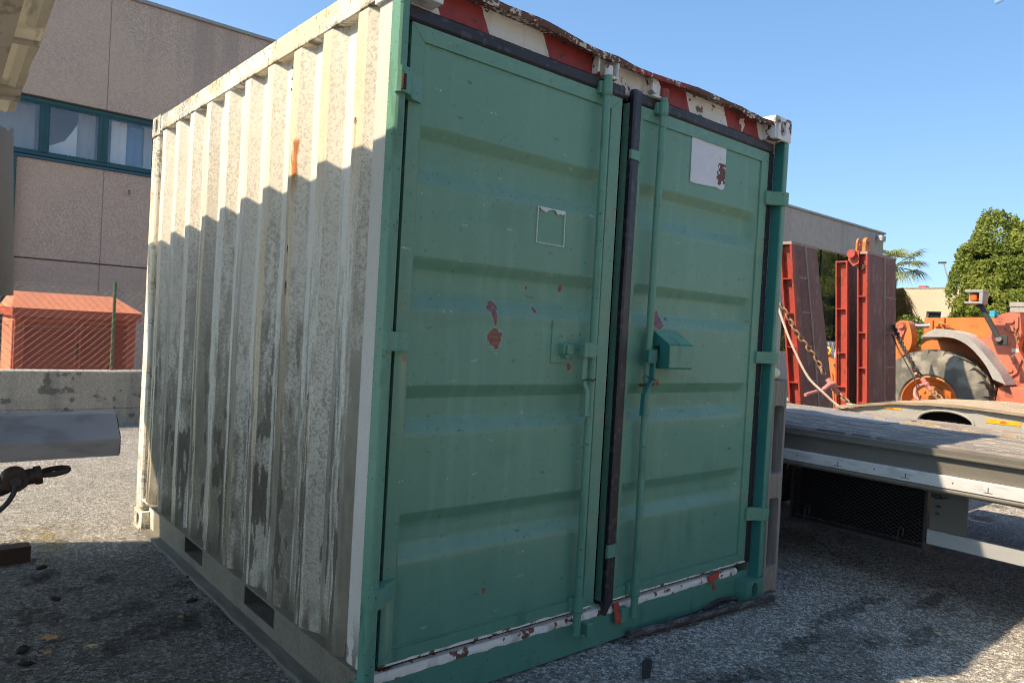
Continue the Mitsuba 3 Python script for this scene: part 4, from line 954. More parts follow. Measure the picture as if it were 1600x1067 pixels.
# ================================================================== RAMPS with their tie-down chains
def ramp(label, xt0, xt1, xb0, xb1, zt, y, depth, faces, halves):
    """A folding steel loading ramp standing on end: tapered face towards -y, ribbed girder face towards -x."""
    R = thing('loading_ramp', label, 'ramp', 'red loading ramps standing on end')
    X0 = lambda z: np.interp(z, [0, .75, zt], [xb0 + (xb0 - xt0) * .3, xb0, xt0]); X1 = lambda z: np.interp(z, [0, .75, zt], [xb1 + (xb1 - xt1) * .3, xb1, xt1])
    zs = np.array([.02, .75, zt])
    poly = [(X0(z), z) for z in zs] + [(X1(z), z) for z in zs[::-1]]
    part('plate', prism(poly, 'y', y, y + .018), 'mat_ramp_face', R)
    part('back_plate', prism(poly, 'y', y + depth + .018, y + depth + .03), 'mat_ramp_face', R)
    # girder web (lit side) with flanges and stiffeners
    def side(m):     # shear so the side follows the taper
        v = np.array(m.vertices); v[:, 0] += X0(v[:, 2]); return mesh(v, m.faces)
    part('girder', side(bx(.05, .07, y + .018, y + depth + .018, .02, zt - .01).subdivide_to_size(.4)), 'mat_red', R, label='bright red girder side')
    part('flange', side(cat([bx(-.006, .05, y - .004, y + .014, .02, zt).subdivide_to_size(.4), bx(-.006, .05, y + depth + .016, y + depth + .034, .02, zt).subdivide_to_size(.4)])), 'mat_red', R)
    for z in faces:
        part('stiffener', side(bx(-.004, .052, y + .014, y + depth + .016, z, z + .014).subdivide_to_size(.4)), 'mat_red', R)
    part('end_bar', prism([(X0(zt) - .006, zt), (X1(zt), zt), (X1(zt), zt + .03), (X0(zt) - .006, zt + .03)], 'y', y - .006, y + depth + .03), 'mat_ramp_edge', R)
    # cleats across the face and the seam between tread strips
    for z in faces:
        a, b = halves[:2]
        part('cleat', bx(X0(z) + (X1(z) - X0(z)) * a, X0(z) + (X1(z) - X0(z)) * b, y - .008, y, z + .02, z + .036), 'mat_ramp_edge', R)
    f = halves[2]
    sx = [(X0(z) + (X1(z) - X0(z)) * f, z) for z in zs]
    part('seam_bar', cat([beam((sx[i][0], y - .006, sx[i][1]), (sx[i + 1][0], y - .006, sx[i + 1][1]), .026, .012, (0, 1, 0)) for i in range(2)]), 'mat_ramp_edge', R)
    for z in np.arange(.62, zt - .05, .034):
        a, b = halves[3]
        if min(abs(z - q - .025) for q in faces) > .03:
            part('tread_bar', bx(X0(z) + (X1(z) - X0(z)) * a, X0(z) + (X1(z) - X0(z)) * b, y - .006, y, z, z + .012), 'mat_ramp_face', R)
    return R
R1 = ramp('dark red loading ramp on end, the one next to the container post', 5.905, 6.44, 6.31, 7.05, 2.44, 1.9, .10, [.55, .98, 1.36, 1.72, 2.08], (.2, .52, .52, (.24, .48)))
R2 = ramp('dark red folding loading ramp with a lifting eye on top', 7.66, 8.47, 7.905, 8.74, 2.53, 1.9, .085, [.72, 1.15, 1.58, 2.02], (.6, 1.0, .58, (.64, .97)))
# second folded leaf of ramp 2, a hinge and an ear
def shearx(m, x0, x1, zt):
    v = np.array(m.vertices); v[:, 0] += np.interp(v[:, 2], [0, zt], [x1, x0]); return mesh(v, m.faces)
LX = (7.655, 7.98, 2.44)
part('leaf_girder', shearx(bx(0.0, .02, 2.125, 2.235, .02, 2.42).subdivide_to_size(.4), *LX), 'mat_red', R2)
for a, b in ((2.107, 2.124), (2.236, 2.253)):
    part('leaf_flange', shearx(bx(-.055, .0, a, b, .02, 2.43).subdivide_to_size(.4), *LX), 'mat_red', R2)
part('leaf_flange', shearx(bx(-.055, .02, 2.107, 2.253, 2.43, 2.45), *LX), 'mat_red', R2)
for z in (.9, 1.32, 1.86):
    part('leaf_stiffener', shearx(bx(-.05, .0, 2.124, 2.236, z, z + .014), *LX), 'mat_red', R2)
part('leaf_plate', shearx(bx(.021, .75, 2.225, 2.243, .02, 2.42).subdivide_to_size(.5), *LX), 'mat_ramp_face', R2)
part('hinge', cat([cyl((7.58, 2.06, 2.53), (7.70, 2.06, 2.53), .05, 20), prism([(1.985, 2.42), (1.99, 2.57), (2.10, 2.57), (2.12, 2.46), (2.05, 2.38)], 'x', 7.64, 7.66)]), 'mat_red', R2, smooth=40)
ear = Polygon([(7.78, 2.56), (7.78, 2.69)] + [(7.85 + .07 * math.cos(a), 2.69 + .06 * math.sin(a)) for a in np.linspace(math.pi, 0, 12)] + [(7.93, 2.60), (7.95, 2.56)]).difference(Point(7.85, 2.68).buffer(.022))
part('lifting_eye', cat([prism(ear, 'y', 1.98, 2.02), prism(ear, 'y', 2.08, 2.10)]), 'mat_orange', R2)
part('hinge_boss', cyl((7.69, 1.96, 2.38), (7.75, 1.96, 2.38), .03, 16), 'mat_rust', R2, smooth=40)
def chain(path, L=.075, r=.0085):
    P = np.array(path, float); seg = np.linalg.norm(np.diff(P, axis=0), axis=1); s = np.concatenate([[0], np.cumsum(seg)])
    n = max(2, int(s[-1] / (L * .72))); ms = []
    for i in range(n):
        c = np.array([np.interp((i + .5) / n * s[-1], s, P[:, k]) for k in range(3)]); c2 = np.array([np.interp(min((i + .9) / n, 1) * s[-1], s, P[:, k]) for k in range(3)])
        d = c2 - c; d /= np.linalg.norm(d); u = np.cross(d, (0, 1, .3)); u /= np.linalg.norm(u); w = np.cross(d, u)
        if i % 2: u = w
        a = np.linspace(0, 2 * math.pi, 12, endpoint=False)
        ms.append(tube([c + d * math.cos(t) * L * .5 + u * math.sin(t) * L * .28 for t in a], r, 5, close=True))
    return cat(ms)
CH = thing('tie_down_chain', 'rusty tan chain with pink lever tensioner slanting across the left ramp', 'chain')
part('links', chain([(5.70, 1.86, 1.80), (5.764, 1.7, 1.515), (5.898, 1.55, 1.268), (5.929, 1.47, 1.125)], .085, .010), 'mat_chain', CH, smooth=60)
part('hook', cat([tube(smooth_path([(5.905, 1.50, 1.19), (5.95, 1.49, 1.15), (5.93, 1.48, 1.11), (5.90, 1.48, 1.13), (5.905, 1.49, 1.17)], 5), .014, 8)]), 'mat_chain', CH, smooth=60)
part('tensioner', cat([cyl((5.963, 1.45, 1.069), (5.972, 1.40, 1.000), .026, 14), cyl((5.98, 1.395, .985), (6.036, 1.36, .930), .026, 14), beam((5.965, 1.40, 1.02), (5.99, 1.38, .985), .07, .05, bev=.006)]), 'mat_pink_paint', CH, smooth=40)
part('tensioner_lever', tube(smooth_path([(5.965, 1.38, 1.03), (5.90, 1.40, 1.01), (5.80, 1.41, .965), (5.70, 1.42, .95), (5.55, 1.42, .93), (5.478, 1.42, .918)], 5), [.024] * 10 + [.016] * 16, 10), 'mat_pink_paint', CH, smooth=60)
part('end_links', chain([(6.036, 1.36, .93), (6.014, 1.3, .891), (5.943, 1.2, .84), (5.6, 1.0, .78), (5.42, .8, .80)], .085, .010), 'mat_chain', CH, smooth=60)
solo('tie_rope', tube(smooth_path([(5.66, 1.89, 1.83), (5.639, 1.75, 1.54), (5.64, 1.65, 1.345), (5.657, 1.5, 1.09), (5.674, 1.35, .954), (5.706, 1.2, .833), (5.60, 1.0, .79), (5.44, .85, .80)], 6), .0125, 8), 'mat_rope', 'pale slack rope hanging in front of the left ramp', 'rope', smooth=60)
CH2 = thing('tie_down_chain', 'dark chain with pink lever tensioner in front of the loader wheel', 'chain')
part('links', chain([(8.48, 1.88, 1.70), (8.083, 1.6, 1.457), (7.619, 1.3, 1.263), (7.628, 1.25, 1.172), (7.65, 1.2, 1.11)], .085, .010), 'mat_chain_dark', CH2, smooth=60)
part('hook', tube(smooth_path([(7.62, 1.27, 1.20), (7.66, 1.26, 1.17), (7.65, 1.25, 1.13), (7.61, 1.25, 1.15)], 5), .015, 8), 'mat_pink_paint', CH2, smooth=60)
part('tensioner', cat([cyl((7.655, 1.2, 1.104), (7.66, 1.16, 1.04), .026, 14), cyl((7.662, 1.15, 1.03), (7.671, 1.1, .973), .024, 14), beam((7.65, 1.16, 1.05), (7.67, 1.14, 1.02), .06, .05, bev=.006)]), 'mat_pink_paint', CH2, smooth=40)
part('tensioner_lever', tube(smooth_path([(7.655, 1.15, 1.04), (7.60, 1.20, 1.01), (7.55, 1.22, .97), (7.50, 1.20, .90), (7.48, 1.15, .86)], 5), .018, 10), 'mat_pink_paint', CH2, smooth=60)
part('end_links', chain([(7.671, 1.1, .965), (7.528, 1.0, .939), (7.493, .9, .866), (7.1, .7, .78), (6.6, .6, .70)], .085, .010), 'mat_chain', CH2, smooth=60)
part('cable', tube(smooth_path([(8.40, 1.86, 1.60), (8.1, 1.65, 1.41), (7.891, 1.5, 1.305), (7.478, 1.2, 1.068), (7.117, 1.0, .883), (6.6, .6, .70)], 5), .008, 6), 'mat_chain_dark', CH2, smooth=60)
solo('spreader_bar', cat([bx(5.3, 9.1, .45, .65, .60, .72), bx(5.35, 5.5, .5, .6, .0, .6), bx(8.9, 9.05, .5, .6, .0, .6), bx(5.36, 5.50, .65, .90, .70, .80)]), 'mat_rust', 'rusty steel trestle bar that holds the ramp chains behind the flatbed', 'trestle')

# ================================================================== WHEEL LOADER
LD = thing('wheel_loader', 'faded orange wheel loader with grey mudguard parked behind the ramps', 'loader')
wheel(LD, 9.5, 10.02, 1.79, .715, .70, .355, 'mat_orange', 22, .07)
wheel(LD, 9.5, 10.02, -1.35, .715, .70, .355, 'mat_orange', 22, .07)
wheel(LD, 11.2, 11.72, 1.79, .715, .70, .355, 'mat_orange', 22, .07)
wheel(LD, 11.2, 11.72, -1.35, .715, .70, .355, 'mat_orange', 22, .07)
fo = smooth_path([(1.92, 1.60), (1.73, 1.715), (1.455, 1.670), (1.25, 1.53), (1.104, 1.359), (.97, 1.19), (.888, 1.043)], 6)
fi = smooth_path([(1.032, 1.098), (1.13, 1.28), (1.293, 1.472), (1.45, 1.575), (1.605, 1.608), (1.92, 1.598)], 6)
part('mudguard', cat([prism(np.vstack([fo, fi]), 'x', 9.46, 9.475)]), 'mat_fender', LD, label='scuffed grey front mudguard')
ring = np.column_stack([fo[:, 0], fo[:, 1]]); inner = ring + np.column_stack([(1.5 - ring[:, 0]) * .02, -(ring[:, 1] - .6) * .03])
part('mudguard_top', prism(np.vstack([ring, inner[::-1]]), 'x', 9.475, 10.05), 'mat_fender', LD, smooth=40)
part('body', prism([(1.70, 1.70), (1.27, 1.62), (1.16, 1.90), (1.10, 1.955), (1.03, 1.975), (.90, 1.965), (.868, 1.72), (.891, 1.505), (.80, 1.32), (.70, 1.15), (.70, .55), (1.05, .55), (1.05, 1.05), (1.24, 1.36), (1.60, 1.66)], 'x', 9.88, 10.02), 'mat_salmon', LD, label='salmon front frame plate')
part('rear_body', cat([prism([(.62, .62), (.62, 1.40), (-.3, 1.55), (-2.4, 1.5), (-2.5, .62)], 'x', 9.95, 11.3), prism([(.55, 1.40), (.45, 2.75), (-1.0, 2.8), (-1.1, 1.5)], 'x', 10.1, 11.15)]), 'mat_orange', LD)
part('rear_step', prism([(1.00, .99), (.96, 1.02), (.70, 1.0), (.55, .95), (.55, .60), (.98, .60), (1.02, .80)], 'x', 9.58, 9.85), 'mat_salmon', LD)
part('axle', cyl((9.9, 1.79, .715), (11.3, 1.79, .715), .14, 20), 'mat_orange', LD, smooth=40)
part('lift_cylinder', prism([(2.018, 1.850), (1.87, 1.890), (1.60, 1.905), (1.263, 1.912), (1.0, 1.85), (1.1, 1.60), (1.302, 1.62), (1.658, 1.72), (2.0, 1.712)], 'x', 10.06, 10.24), 'mat_orange', LD, smooth=30)
part('piston_rod', cyl((10.13, 2.36, 1.752), (10.13, 1.99, 1.785), .034, 16), 'mat_chrome', LD, smooth=40)
part('barrel_collar', cat([bx(10.03, 10.27, 1.985, 2.03, 1.70, 1.862, .01), tube(smooth_path([(10.02, 1.93, 1.79), (10.0, 1.86, 1.81), (10.02, 1.75, 1.77), (10.04, 1.66, 1.72)], 5), .012, 8), bx(10.03, 10.06, 1.84, 1.86, 1.70, 1.90), bx(9.99, 10.06, 1.90, 1.955, 1.755, 1.80, .008)]), 'mat_orange', LD, smooth=30)
part('lift_arm', prism(Polygon([(2.42, 1.20), (2.326, 1.30), (2.244, 1.39), (2.056, 1.55), (1.85, 1.62), (1.60, 1.64), (1.157, 1.365), (.991, 1.038), (1.595, .982), (2.193, 1.20), (2.36, 1.05)]), 'x', 10.04, 10.16), 'mat_orange', LD)
brk = Polygon(smooth_path([(2.43, 1.76), (2.37, 1.825), (2.29, 1.83), (2.228, 1.769), (2.185, 1.569), (2.21, 1.42), (2.296, 1.32), (2.42, 1.20), (2.56, 1.05), (2.66, 1.15), (2.533, 1.30), (2.46, 1.47)], 4)).buffer(0)
part('bell_crank', prism(brk, 'x', 9.86, 10.06), 'mat_orange', LD, smooth=20)
part('crank_pin', cat([cyl((9.80, 2.33, 1.76), (9.86, 2.33, 1.76), .045, 20), cyl((9.82, 2.36, 1.62), (9.86, 2.36, 1.62), .055, 20), prism([(2.42, 1.60), (2.40, 1.80), (2.29, 1.80), (2.27, 1.74), (2.31, 1.58)], 'x', 9.835, 9.86)]), 'mat_salmon', LD, smooth=40)
part('hydraulic_pipe', cyl((10.2, 2.16, 1.515), (10.2, 1.9, 1.535), .012, 8), 'mat_red', LD, smooth=60)
bk = Polygon([(3.50, 1.36), (3.25, 1.30), (3.17, 1.295), (3.14, 1.23), (3.02, 1.19), (2.83, 1.15), (2.72, .95), (2.70, .40), (2.9, .18), (3.7, .15), (3.5, .6)])
part('bucket', cat([prism(bk, 'x', 9.45, 9.52), prism(bk, 'x', 11.6, 11.67), prism([(2.83, 1.15), (2.72, .95), (2.70, .40), (2.9, .18), (3.7, .15), (3.7, .19), (2.92, .22), (2.75, .42), (2.77, .93), (2.86, 1.12)], 'x', 9.52, 11.6)]), 'mat_orange', LD, label='orange bucket partly hidden by the ramps')
part('bucket_eye', cat([tube([(9.43, 3.20 + .06 * math.cos(t), 1.33 + .05 * math.sin(t)) for t in np.linspace(0, 2 * math.pi, 16, endpoint=False)], .018, 8, close=True)]), 'mat_yellow_label', LD, smooth=60)
part('bucket_hole', cat([cyl((9.43, y, z), (9.453, y, z), .018, 12) for y, z in ((3.07, 1.13), (2.90, 1.07))]), 'mat_dark_steel', LD)
for a, b, c, d in ((2.95, .95, 2.86, .45), (3.12, 1.0, 3.05, .45)):
    part('bucket_rib', beam((9.44, a, b), (9.44, c, d), .05, .02, (1, 0, 0)), 'mat_orange', LD)
# head lamp on its arm
part('lamp_arm', beam((9.42, 1.225, 2.06), (9.44, .99, 1.62), .06, .045, (1, 0, 0), .012), 'mat_plastic_dark', LD)
part('arm_plate', bx(9.44, 9.47, .895, 1.03, 1.535, 1.662, .006), 'mat_plastic_dark', LD)
part('arm_pad', cyl((9.41, .985, 1.61), (9.44, .985, 1.60), .035, 14), 'mat_plastic_dark', LD, smooth=40)
HL = numbered(LD + '__headlamp')
hb = cat([bx(9.30, 9.50, 1.155, 1.365, 2.19, 2.225, .006), bx(9.30, 9.50, 1.155, 1.365, 2.045, 2.075, .006), bx(9.30, 9.50, 1.155, 1.20, 2.075, 2.19, .006), bx(9.44, 9.50, 1.20, 1.36, 2.075, 2.19, .004)])
scene[HL] = mikit.ply(hb, 'mat_plastic_grey'); labels[HL] = {'label': 'grey lamp housing on a bent arm'}
part('indicator', cat([bx(9.33, 9.44, 1.235, 1.315, 2.085, 2.165, .012)]), 'mat_amber', HL)
part('side_plate', prism(Polygon([(1.01, 1.92), (.93, 1.92), (.925, 1.78), (.95, 1.745), (1.0, 1.745), (1.035, 1.79)]).buffer(.02), 'x', 9.855, 9.88), 'mat_salmon', LD, smooth=20)
part('side_plate', cat([prism(Polygon([(.95, 1.33), (.90, 1.42), (.86, 1.37), (.90, 1.20), (.95, 1.16), (.985, 1.20)]).buffer(.02), 'x', 9.85, 9.88)]), 'mat_salmon', LD, smooth=20)
part('pin', cat([cyl((9.83, .985, 1.865), (9.86, .985, 1.865), .035, 18), cyl((9.83, .955, 1.225), (9.86, .955, 1.225), .03, 18), cyl((9.83, .925, 1.34), (9.86, .925, 1.34), .025, 18)]), 'mat_salmon', LD, smooth=40)
mat('mat_decal', (.62, .55, .48), .5, .4)
part('decal', cat([bx(9.876, 9.879, .885, .965, 1.46, 1.505), prism([(.93, 1.36), (.975, 1.40), (.93, 1.44), (.885, 1.40)], 'x', 9.876, 9.879)]), 'mat_decal', LD)
part('safety_chain', chain([(9.84, .955, 1.80), (9.84, .91, 1.68), (9.85, .89, 1.58)], .05, .006), 'mat_chain', LD, smooth=60)
part('valve_block', bx(10.4, 10.6, 1.335, 1.405, 1.925, 2.02, .008), 'mat_blue', LD)
part('valve_pipe', cyl((10.45, 1.32, 1.95), (10.45, 1.18, 1.95), .025, 12), 'mat_plastic_dark', LD, smooth=60)
part('battery_box', cat([bx(10.4, 10.8, .78, 1.172, 2.075, 2.14, .005), bx(10.41, 10.8, .79, 1.165, 2.0, 2.072, .005), bx(10.5, 10.7, .9, 1.1, 1.5, 2.0)]), 'mat_plastic_grey', LD)
part('front_frame', bx(10.3, 11.1, .4, 2.2, .45, 1.9), 'mat_orange', LD)

# ================================================================== LEFT BUILDING (precast panels, teal window band)
B1 = thing('precast_building', 'pinkish grey precast concrete building with a teal framed window band', 'building')
yb = 14.0
XL, XR = -6.2, 12.0
joints = [XL, -2.9, 1.83, 6.55, XR]
for a, b in zip(joints[:-1], joints[1:]):
    part('wall_panel', bx(a + .004, b - .004, yb, yb + .2, 5.17, 7.40, .006), 'mat_precast', B1)
    part('wall_panel', bx(a + .002, b - .002, yb + .0, yb + .2, 2.205, 4.055, .012), 'mat_precast', B1)
    part('wall_panel', bx(a + .002, b - .002, yb + .012, yb + .2, -.05, 2.185, .012), 'mat_precast', B1)
part('wall_core', bx(XL, XR, yb + .2, yb + .25, -.05, 4.06), 'mat_room', B1)
part('wall_core', bx(XL, XR, yb + .2, yb + .25, 5.17, 7.40), 'mat_room', B1)
for a, b in ((XL, XL + .2), (XR - .2, XR)):
    part('side_wall', bx(a, b, yb + .26, yb + 12, -.05, 7.40), 'mat_precast', B1)
part('roof', bx(XL + .2, XR - .2, yb + .26, yb + 12, 7.1, 7.3), 'mat_cap', B1)
part('parapet_cap', bx(XL - .05, XR + .05, yb - .06, yb + .32, 7.402, 7.475, .01), 'mat_cap', B1, label='thin grey metal parapet cap')
part('drip_edge', bx(XL, XR, yb - .02, yb + .02, 5.150, 5.1685), 'mat_trunk', B1)
WB = numbered(B1 + '__window_band'); labels[WB] = {'label': 'window band in dark teal frames'}
# frame members
z0, z1 = 4.06, 5.15
part('frame', cat([bx(XL, XR, yb + .02, yb + .12, z1 - .085, z1, .008), bx(XL, XR, yb + .02, yb + .12, z0 + .03, z0 + .10, .008)]), 'mat_teal_frame', WB)
part('sill', cat([prism([(yb - .05, z0 - .03), (yb - .05, z0 + .0), (yb + .06, z0 + .03), (yb + .06, z0 - .03)], 'x', XL, XR), bx(XL, XR, yb - .03, yb + .05, z0 - .045, z0 - .03)]), 'mat_blue_sill', WB)
mull = [-.16, .83, 1.80, 2.77, 3.74]
xm = [-6.0, -5.03, -4.06, -3.09, -2.12, -1.15] + mull + [4.71, 5.68, 6.65, 7.62, 8.59, 9.56, 10.53, 11.5]
for i, x in enumerate(xm):
    w = .075 if abs(x - 1.80) < .01 else .055
    part('mullion', cat([bx(x - w, x + w, yb + .015, yb + .125, z0 + .10, z1 - .085, .008), bx(x - .012, x + .012, yb + .0, yb + .02, z0 + .10, z1 - .085)]), 'mat_teal_frame', WB)
for i, (a, b) in enumerate(zip(xm[:-1], xm[1:])):
    if -1.2 < a < 4:
        fr_ = Polygon([(a + .055, z0 + .10), (b - .055, z0 + .10), (b - .055, z1 - .085), (a + .055, z1 - .085)])
        part('sash', prism(fr_.difference(fr_.buffer(-.028, join_style=2)), 'y', yb + .04, yb + .10), 'mat_teal_frame', WB)
    k = part('pane', mesh([(a + .05, yb + .07, z0 + .08), (b - .05, yb + .07, z0 + .08), (b - .05, yb + .07, z1 - .06), (a + .05, yb + .07, z1 - .06)], [(0, 1, 2), (0, 2, 3)]), 'mat_glass', WB)
# room behind: grey back wall, hanging blinds
part('room', cat([bx(XL + .2, XR - .2, yb + 1.4, yb + 1.45, 3.9, 5.3), bx(XL + .2, XR - .2, yb + .26, yb + 1.4, 5.25, 5.3), bx(XL + .2, XR - .2, yb + .26, yb + 1.4, 3.9, 3.95)]), 'mat_room', B1)
def blind(x0, x1, z0, z1, y, m, sl=0):
    part('blind', grid(np.linspace(x0, x1, 40), [z0, z1], lambda x, z: np.column_stack([x, y + .012 * np.sin(x * 31), z + 0 * x])), m, B1, smooth=40)
blind(-1.1, .74, 4.06, 5.1, yb + .60, 'mat_room')
blind(1.42, 1.72, 4.06, 5.1, yb + .40, 'mat_room')
b_ = Polygon([(1.40, 4.10), (1.40, 4.86), (1.30, 4.66), (1.20, 4.50), (.96, 4.36), (.90, 4.26), (.90, 4.10)])
part('blind', prism(b_, 'y', yb + .32, yb + .325), 'mat_blind', B1, label='pale curtain swept to one side')
blind(1.98, 2.26, 4.06, 5.06, yb + .30, 'mat_blind')
blind(2.27, 2.56, 4.06, 5.02, yb + .34, 'mat_blue_blind')
blind(2.62, 3.6, 4.06, 5.1, yb + .5, 'mat_blind')
PQ = numbered(B1 + '__number_plate')
scene[PQ] = mikit.ply(bx(2.20, 2.33, yb - .03, yb, 3.60, 3.73, .006), 'mat_precast')
tm = meshkit.text_mesh('1', .075, .006, bold=True); v = np.array(tm.vertices); v = np.column_stack([2.245 + v[:, 0], yb - .030 - v[:, 2], 3.628 + v[:, 1]])
part('number', mesh(v, np.array(tm.faces)[:, ::-1]), 'mat_plastic_dark', PQ)
part('downpipe', cat([tube([(.36, yb - .10, .0), (.36, yb - .10, 4.02)], .05, 14), bx(.27, .31, yb - .06, yb, .0, 4.02)]), 'mat_teal_frame', B1, smooth=60)

# ================================================================== LOW WALL, CHAIN LINK FENCE, CABIN
LW = solo('low_wall', cat([bx(-4, 3.9, 7.50, 7.70, -.05, .632, .012)]), 'mat_concrete', 'low stained concrete wall carrying a chain link fence', 'wall')
FN = thing('chain_link_fence', 'rusty chain link fence with a green post on the low concrete wall', 'fence')
ms = []
y = 7.60
zt0 = lambda x: 1.60 + .012 * math.sin(x * 2.1)
for i in range(-70, 110):
    x0 = i * .083
    for sg in (1, -1):
        a = (x0, .63); b = (x0 + sg * 1.02, 1.615)
        L = LineString([a, b]).intersection(sbox(-2.5, .63, 3.2, 1.60 + .025))
        if L.length > .03:
            (xa, za), (xb_, zb) = list(L.coords)[0], list(L.coords)[-1]
            p_ = np.linspace(0, 1, 12); xx = xa + (xb_ - xa) * p_; zz = za + (zb - za) * p_
            xx = xx + (meshkit.noise(np.column_stack([xx * 3, zz * 3, xx * 0])) - .5) * .03
            ms.append(tube(np.column_stack([xx, y + sg * .002 + 0 * xx, zz]), .0022, 3, caps=False))
part('wire_mesh', cat(ms), 'mat_fence_wire', FN)
part('top_wire', cat([tube([(x, y + .004, zt0(x)) for x in np.linspace(-2.5, 3.2, 30)], .0022, 4), tube([(x, y + .004, 1.12) for x in np.linspace(-2.5, 3.2, 30)], .0018, 4)]), 'mat_fence_wire', FN)
for x in (-1.21, .79, 2.79):
    part('post', cat([beam((x, y + .025, .60), (x + .002, y + .025, 1.685), .030, .030, (0, 1, 0), .004)]), 'mat_fence_green', FN)

CB = thing('metal_cabin', 'salmon red louvred metal cabin behind the chain link fence', 'cabin')
cx0, cx1, cy0, cy1 = .02, 1.485, 9.55, 10.9
part('body', bx(cx0, cx1, cy0, cy1, 0, 1.20), 'mat_cabin', CB)
e0, e1, d0, d1 = -.02, 1.535, 9.46, 11.0
part('fascia', cat([bx(e0, e1, d0, d0 + .05, 1.19, 1.305, .004), bx(e0, e0 + .05, d0 + .052, d1, 1.19, 1.305, .004), bx(e1 - .05, e1, d0 + .052, d1, 1.19, 1.305, .004), bx(e0 + .052, e1 - .052, d1 - .05, d1, 1.19, 1.305, .004)]), 'mat_cabin', CB)
rv = [(e0 - .01, d0 - .01, 1.307), (e1 + .01, d0 - .01, 1.307), (e1 + .01, d1 + .01, 1.307), (e0 - .01, d1 + .01, 1.307), (.05, 9.95, 1.53), (1.27, 9.95, 1.53), (1.27, 10.5, 1.53), (.05, 10.5, 1.53)]
part('roof', mesh(rv, [(0, 1, 5), (0, 5, 4), (1, 2, 6), (1, 6, 5), (2, 3, 7), (2, 7, 6), (3, 0, 4), (3, 4, 7), (4, 5, 6), (4, 6, 7), (0, 2, 1), (0, 3, 2)]), 'mat_cabin_roof_lit', CB)
for i, (a, b) in enumerate(((.10, .745), (.765, 1.40))):
    Dk = numbered(CB + '__door')
    scene[Dk] = mikit.ply(cat([bx(a, a + .03, cy0 - .025, cy0, .10, 1.17), bx(b - .03, b, cy0 - .025, cy0, .10, 1.17), bx(a + .03, b - .03, cy0 - .025, cy0, 1.13, 1.17), bx(a + .03, b - .03, cy0 - .025, cy0, .10, .14)]), 'mat_cabin')
    sl_ = []
    for z in np.arange(.16, 1.12, .028):
        sl_.append(prism([(cy0 - .004, z), (cy0 - .022, z - .010), (cy0 - .022, z - .006), (cy0 - .004, z + .016)], 'x', a + .031, b - .031))
    labels[part('louvre', cat(sl_), 'mat_cabin', Dk)] = {'kind': 'stuff'}
part('handle', bx(.748, .762, cy0 - .04, cy0, .62, .86, .003), 'mat_plastic_dark', CB)
sl_ = [prism([(-(cx0 - .004), z), (-(cx0 - .022), z - .010), (-(cx0 - .022), z - .006), (-(cx0 - .004), z + .016)], 'y', cy0 + .08, cy1 - .1) for z in np.arange(.12, 1.13, .028)]
sl_ = [mesh(np.array(m.vertices) * [-1, 1, 1], np.array(m.faces)[:, ::-1]) for m in sl_]
part('side_louvre', cat(sl_), 'mat_cabin_roof_lit', CB, label='sunlit louvred side of the cabin')  # paler than the front, sunlight put into the colour

# ================================================================== RIGHT BUILDINGS
B2 = thing('grey_building', 'low grey concrete building with dark window behind the ramps', 'building')
y2 = 9.0
for a, b in ((14.2, 16.5), (16.51, 18.4), (18.41, 24.6)):
    part('wall_panel', bx(a, b, y2, y2 + .3, 4.36, 5.33, .01), 'mat_precast_far', B2)
    part('wall_panel', bx(a, b, y2, y2 + .3, -.05, 1.2, .01), 'mat_precast_far', B2)
part('wall_panel', bx(14.2, 18.3, y2 + .004, y2 + .3, 1.205, 4.355), 'mat_precast_far', B2)
part('wall_panel', bx(23.95, 24.6, y2 + .004, y2 + .3, 1.205, 4.355), 'mat_precast_far', B2)
part('side_wall', bx(14.2, 14.5, y2 + .31, y2 + 10, -.05, 5.33), 'mat_precast_far', B2)
part('rear_wall', bx(14.2, 24.6, y2 + 10.01, y2 + 10.3, -.05, 5.33), 'mat_precast_far', B2)
part('side_wall', bx(24.3, 24.6, y2 + .31, y2 + 10, -.05, 5.33), 'mat_precast_far', B2)
part('roof', bx(14.51, 24.29, y2 + .31, y2 + 10, 5.1, 5.2), 'mat_cap', B2)
part('parapet_cap', bx(14.15, 24.66, y2 - .05, y2 + .35, 5.332, 5.40, .01), 'mat_cap', B2)
W2 = numbered(B2 + '__window')
scene[W2] = mikit.ply(bx(18.3, 23.95, y2 + .25, y2 + .28, 1.2, 4.36), 'mat_room_far'); labels[W2] = {'label': 'dark glazing reflecting a tree'}
for a in np.arange(18.3, 23.9, 1.13):
    part('pane', mesh([(a + .02, y2 + .12, 1.21), (a + 1.11, y2 + .12, 1.21), (a + 1.11, y2 + .12, 4.355), (a + .02, y2 + .12, 4.355)], [(0, 1, 2), (0, 2, 3)]), 'mat_glass', W2)
    part('mullion', bx(a - .012, a + .012, y2 + .10, y2 + .16, 1.21, 4.355), 'mat_room_far', W2)
part('floodlight', cat([bx(23.9, 24.2, y2 - .25, y2 - .08, 5.02, 5.22, .02), bx(24.0, 24.1, y2 - .1, y2, 5.05, 5.10)]), 'mat_galv', B2)
BR_ = thing('slatted_barrier', 'small white slatted barrier between the ramps', 'barrier')
part('rail', bx(11.2, 13.6, 4.48, 4.50, 1.43, 1.50), 'mat_galv', BR_)
part('rail', bx(11.2, 13.6, 4.48, 4.50, .30, .36), 'mat_galv', BR_)
for i in range(16):
    part('slat', bx(11.22 + .155 * i, 11.30 + .155 * i, 4.455, 4.478, .05, 1.47), 'mat_worn_white', BR_)
B3 = thing('cream_building', 'sunlit cream building beyond the palm and loader', 'building')
ws = [(14.27, 15.07), (15.85, 16.6)]
wp = sbox(9.5, -.05, 19.5, 5.15)
for a, b in ws:
    wp = wp.difference(sbox(a, 3.0, b, 3.80))
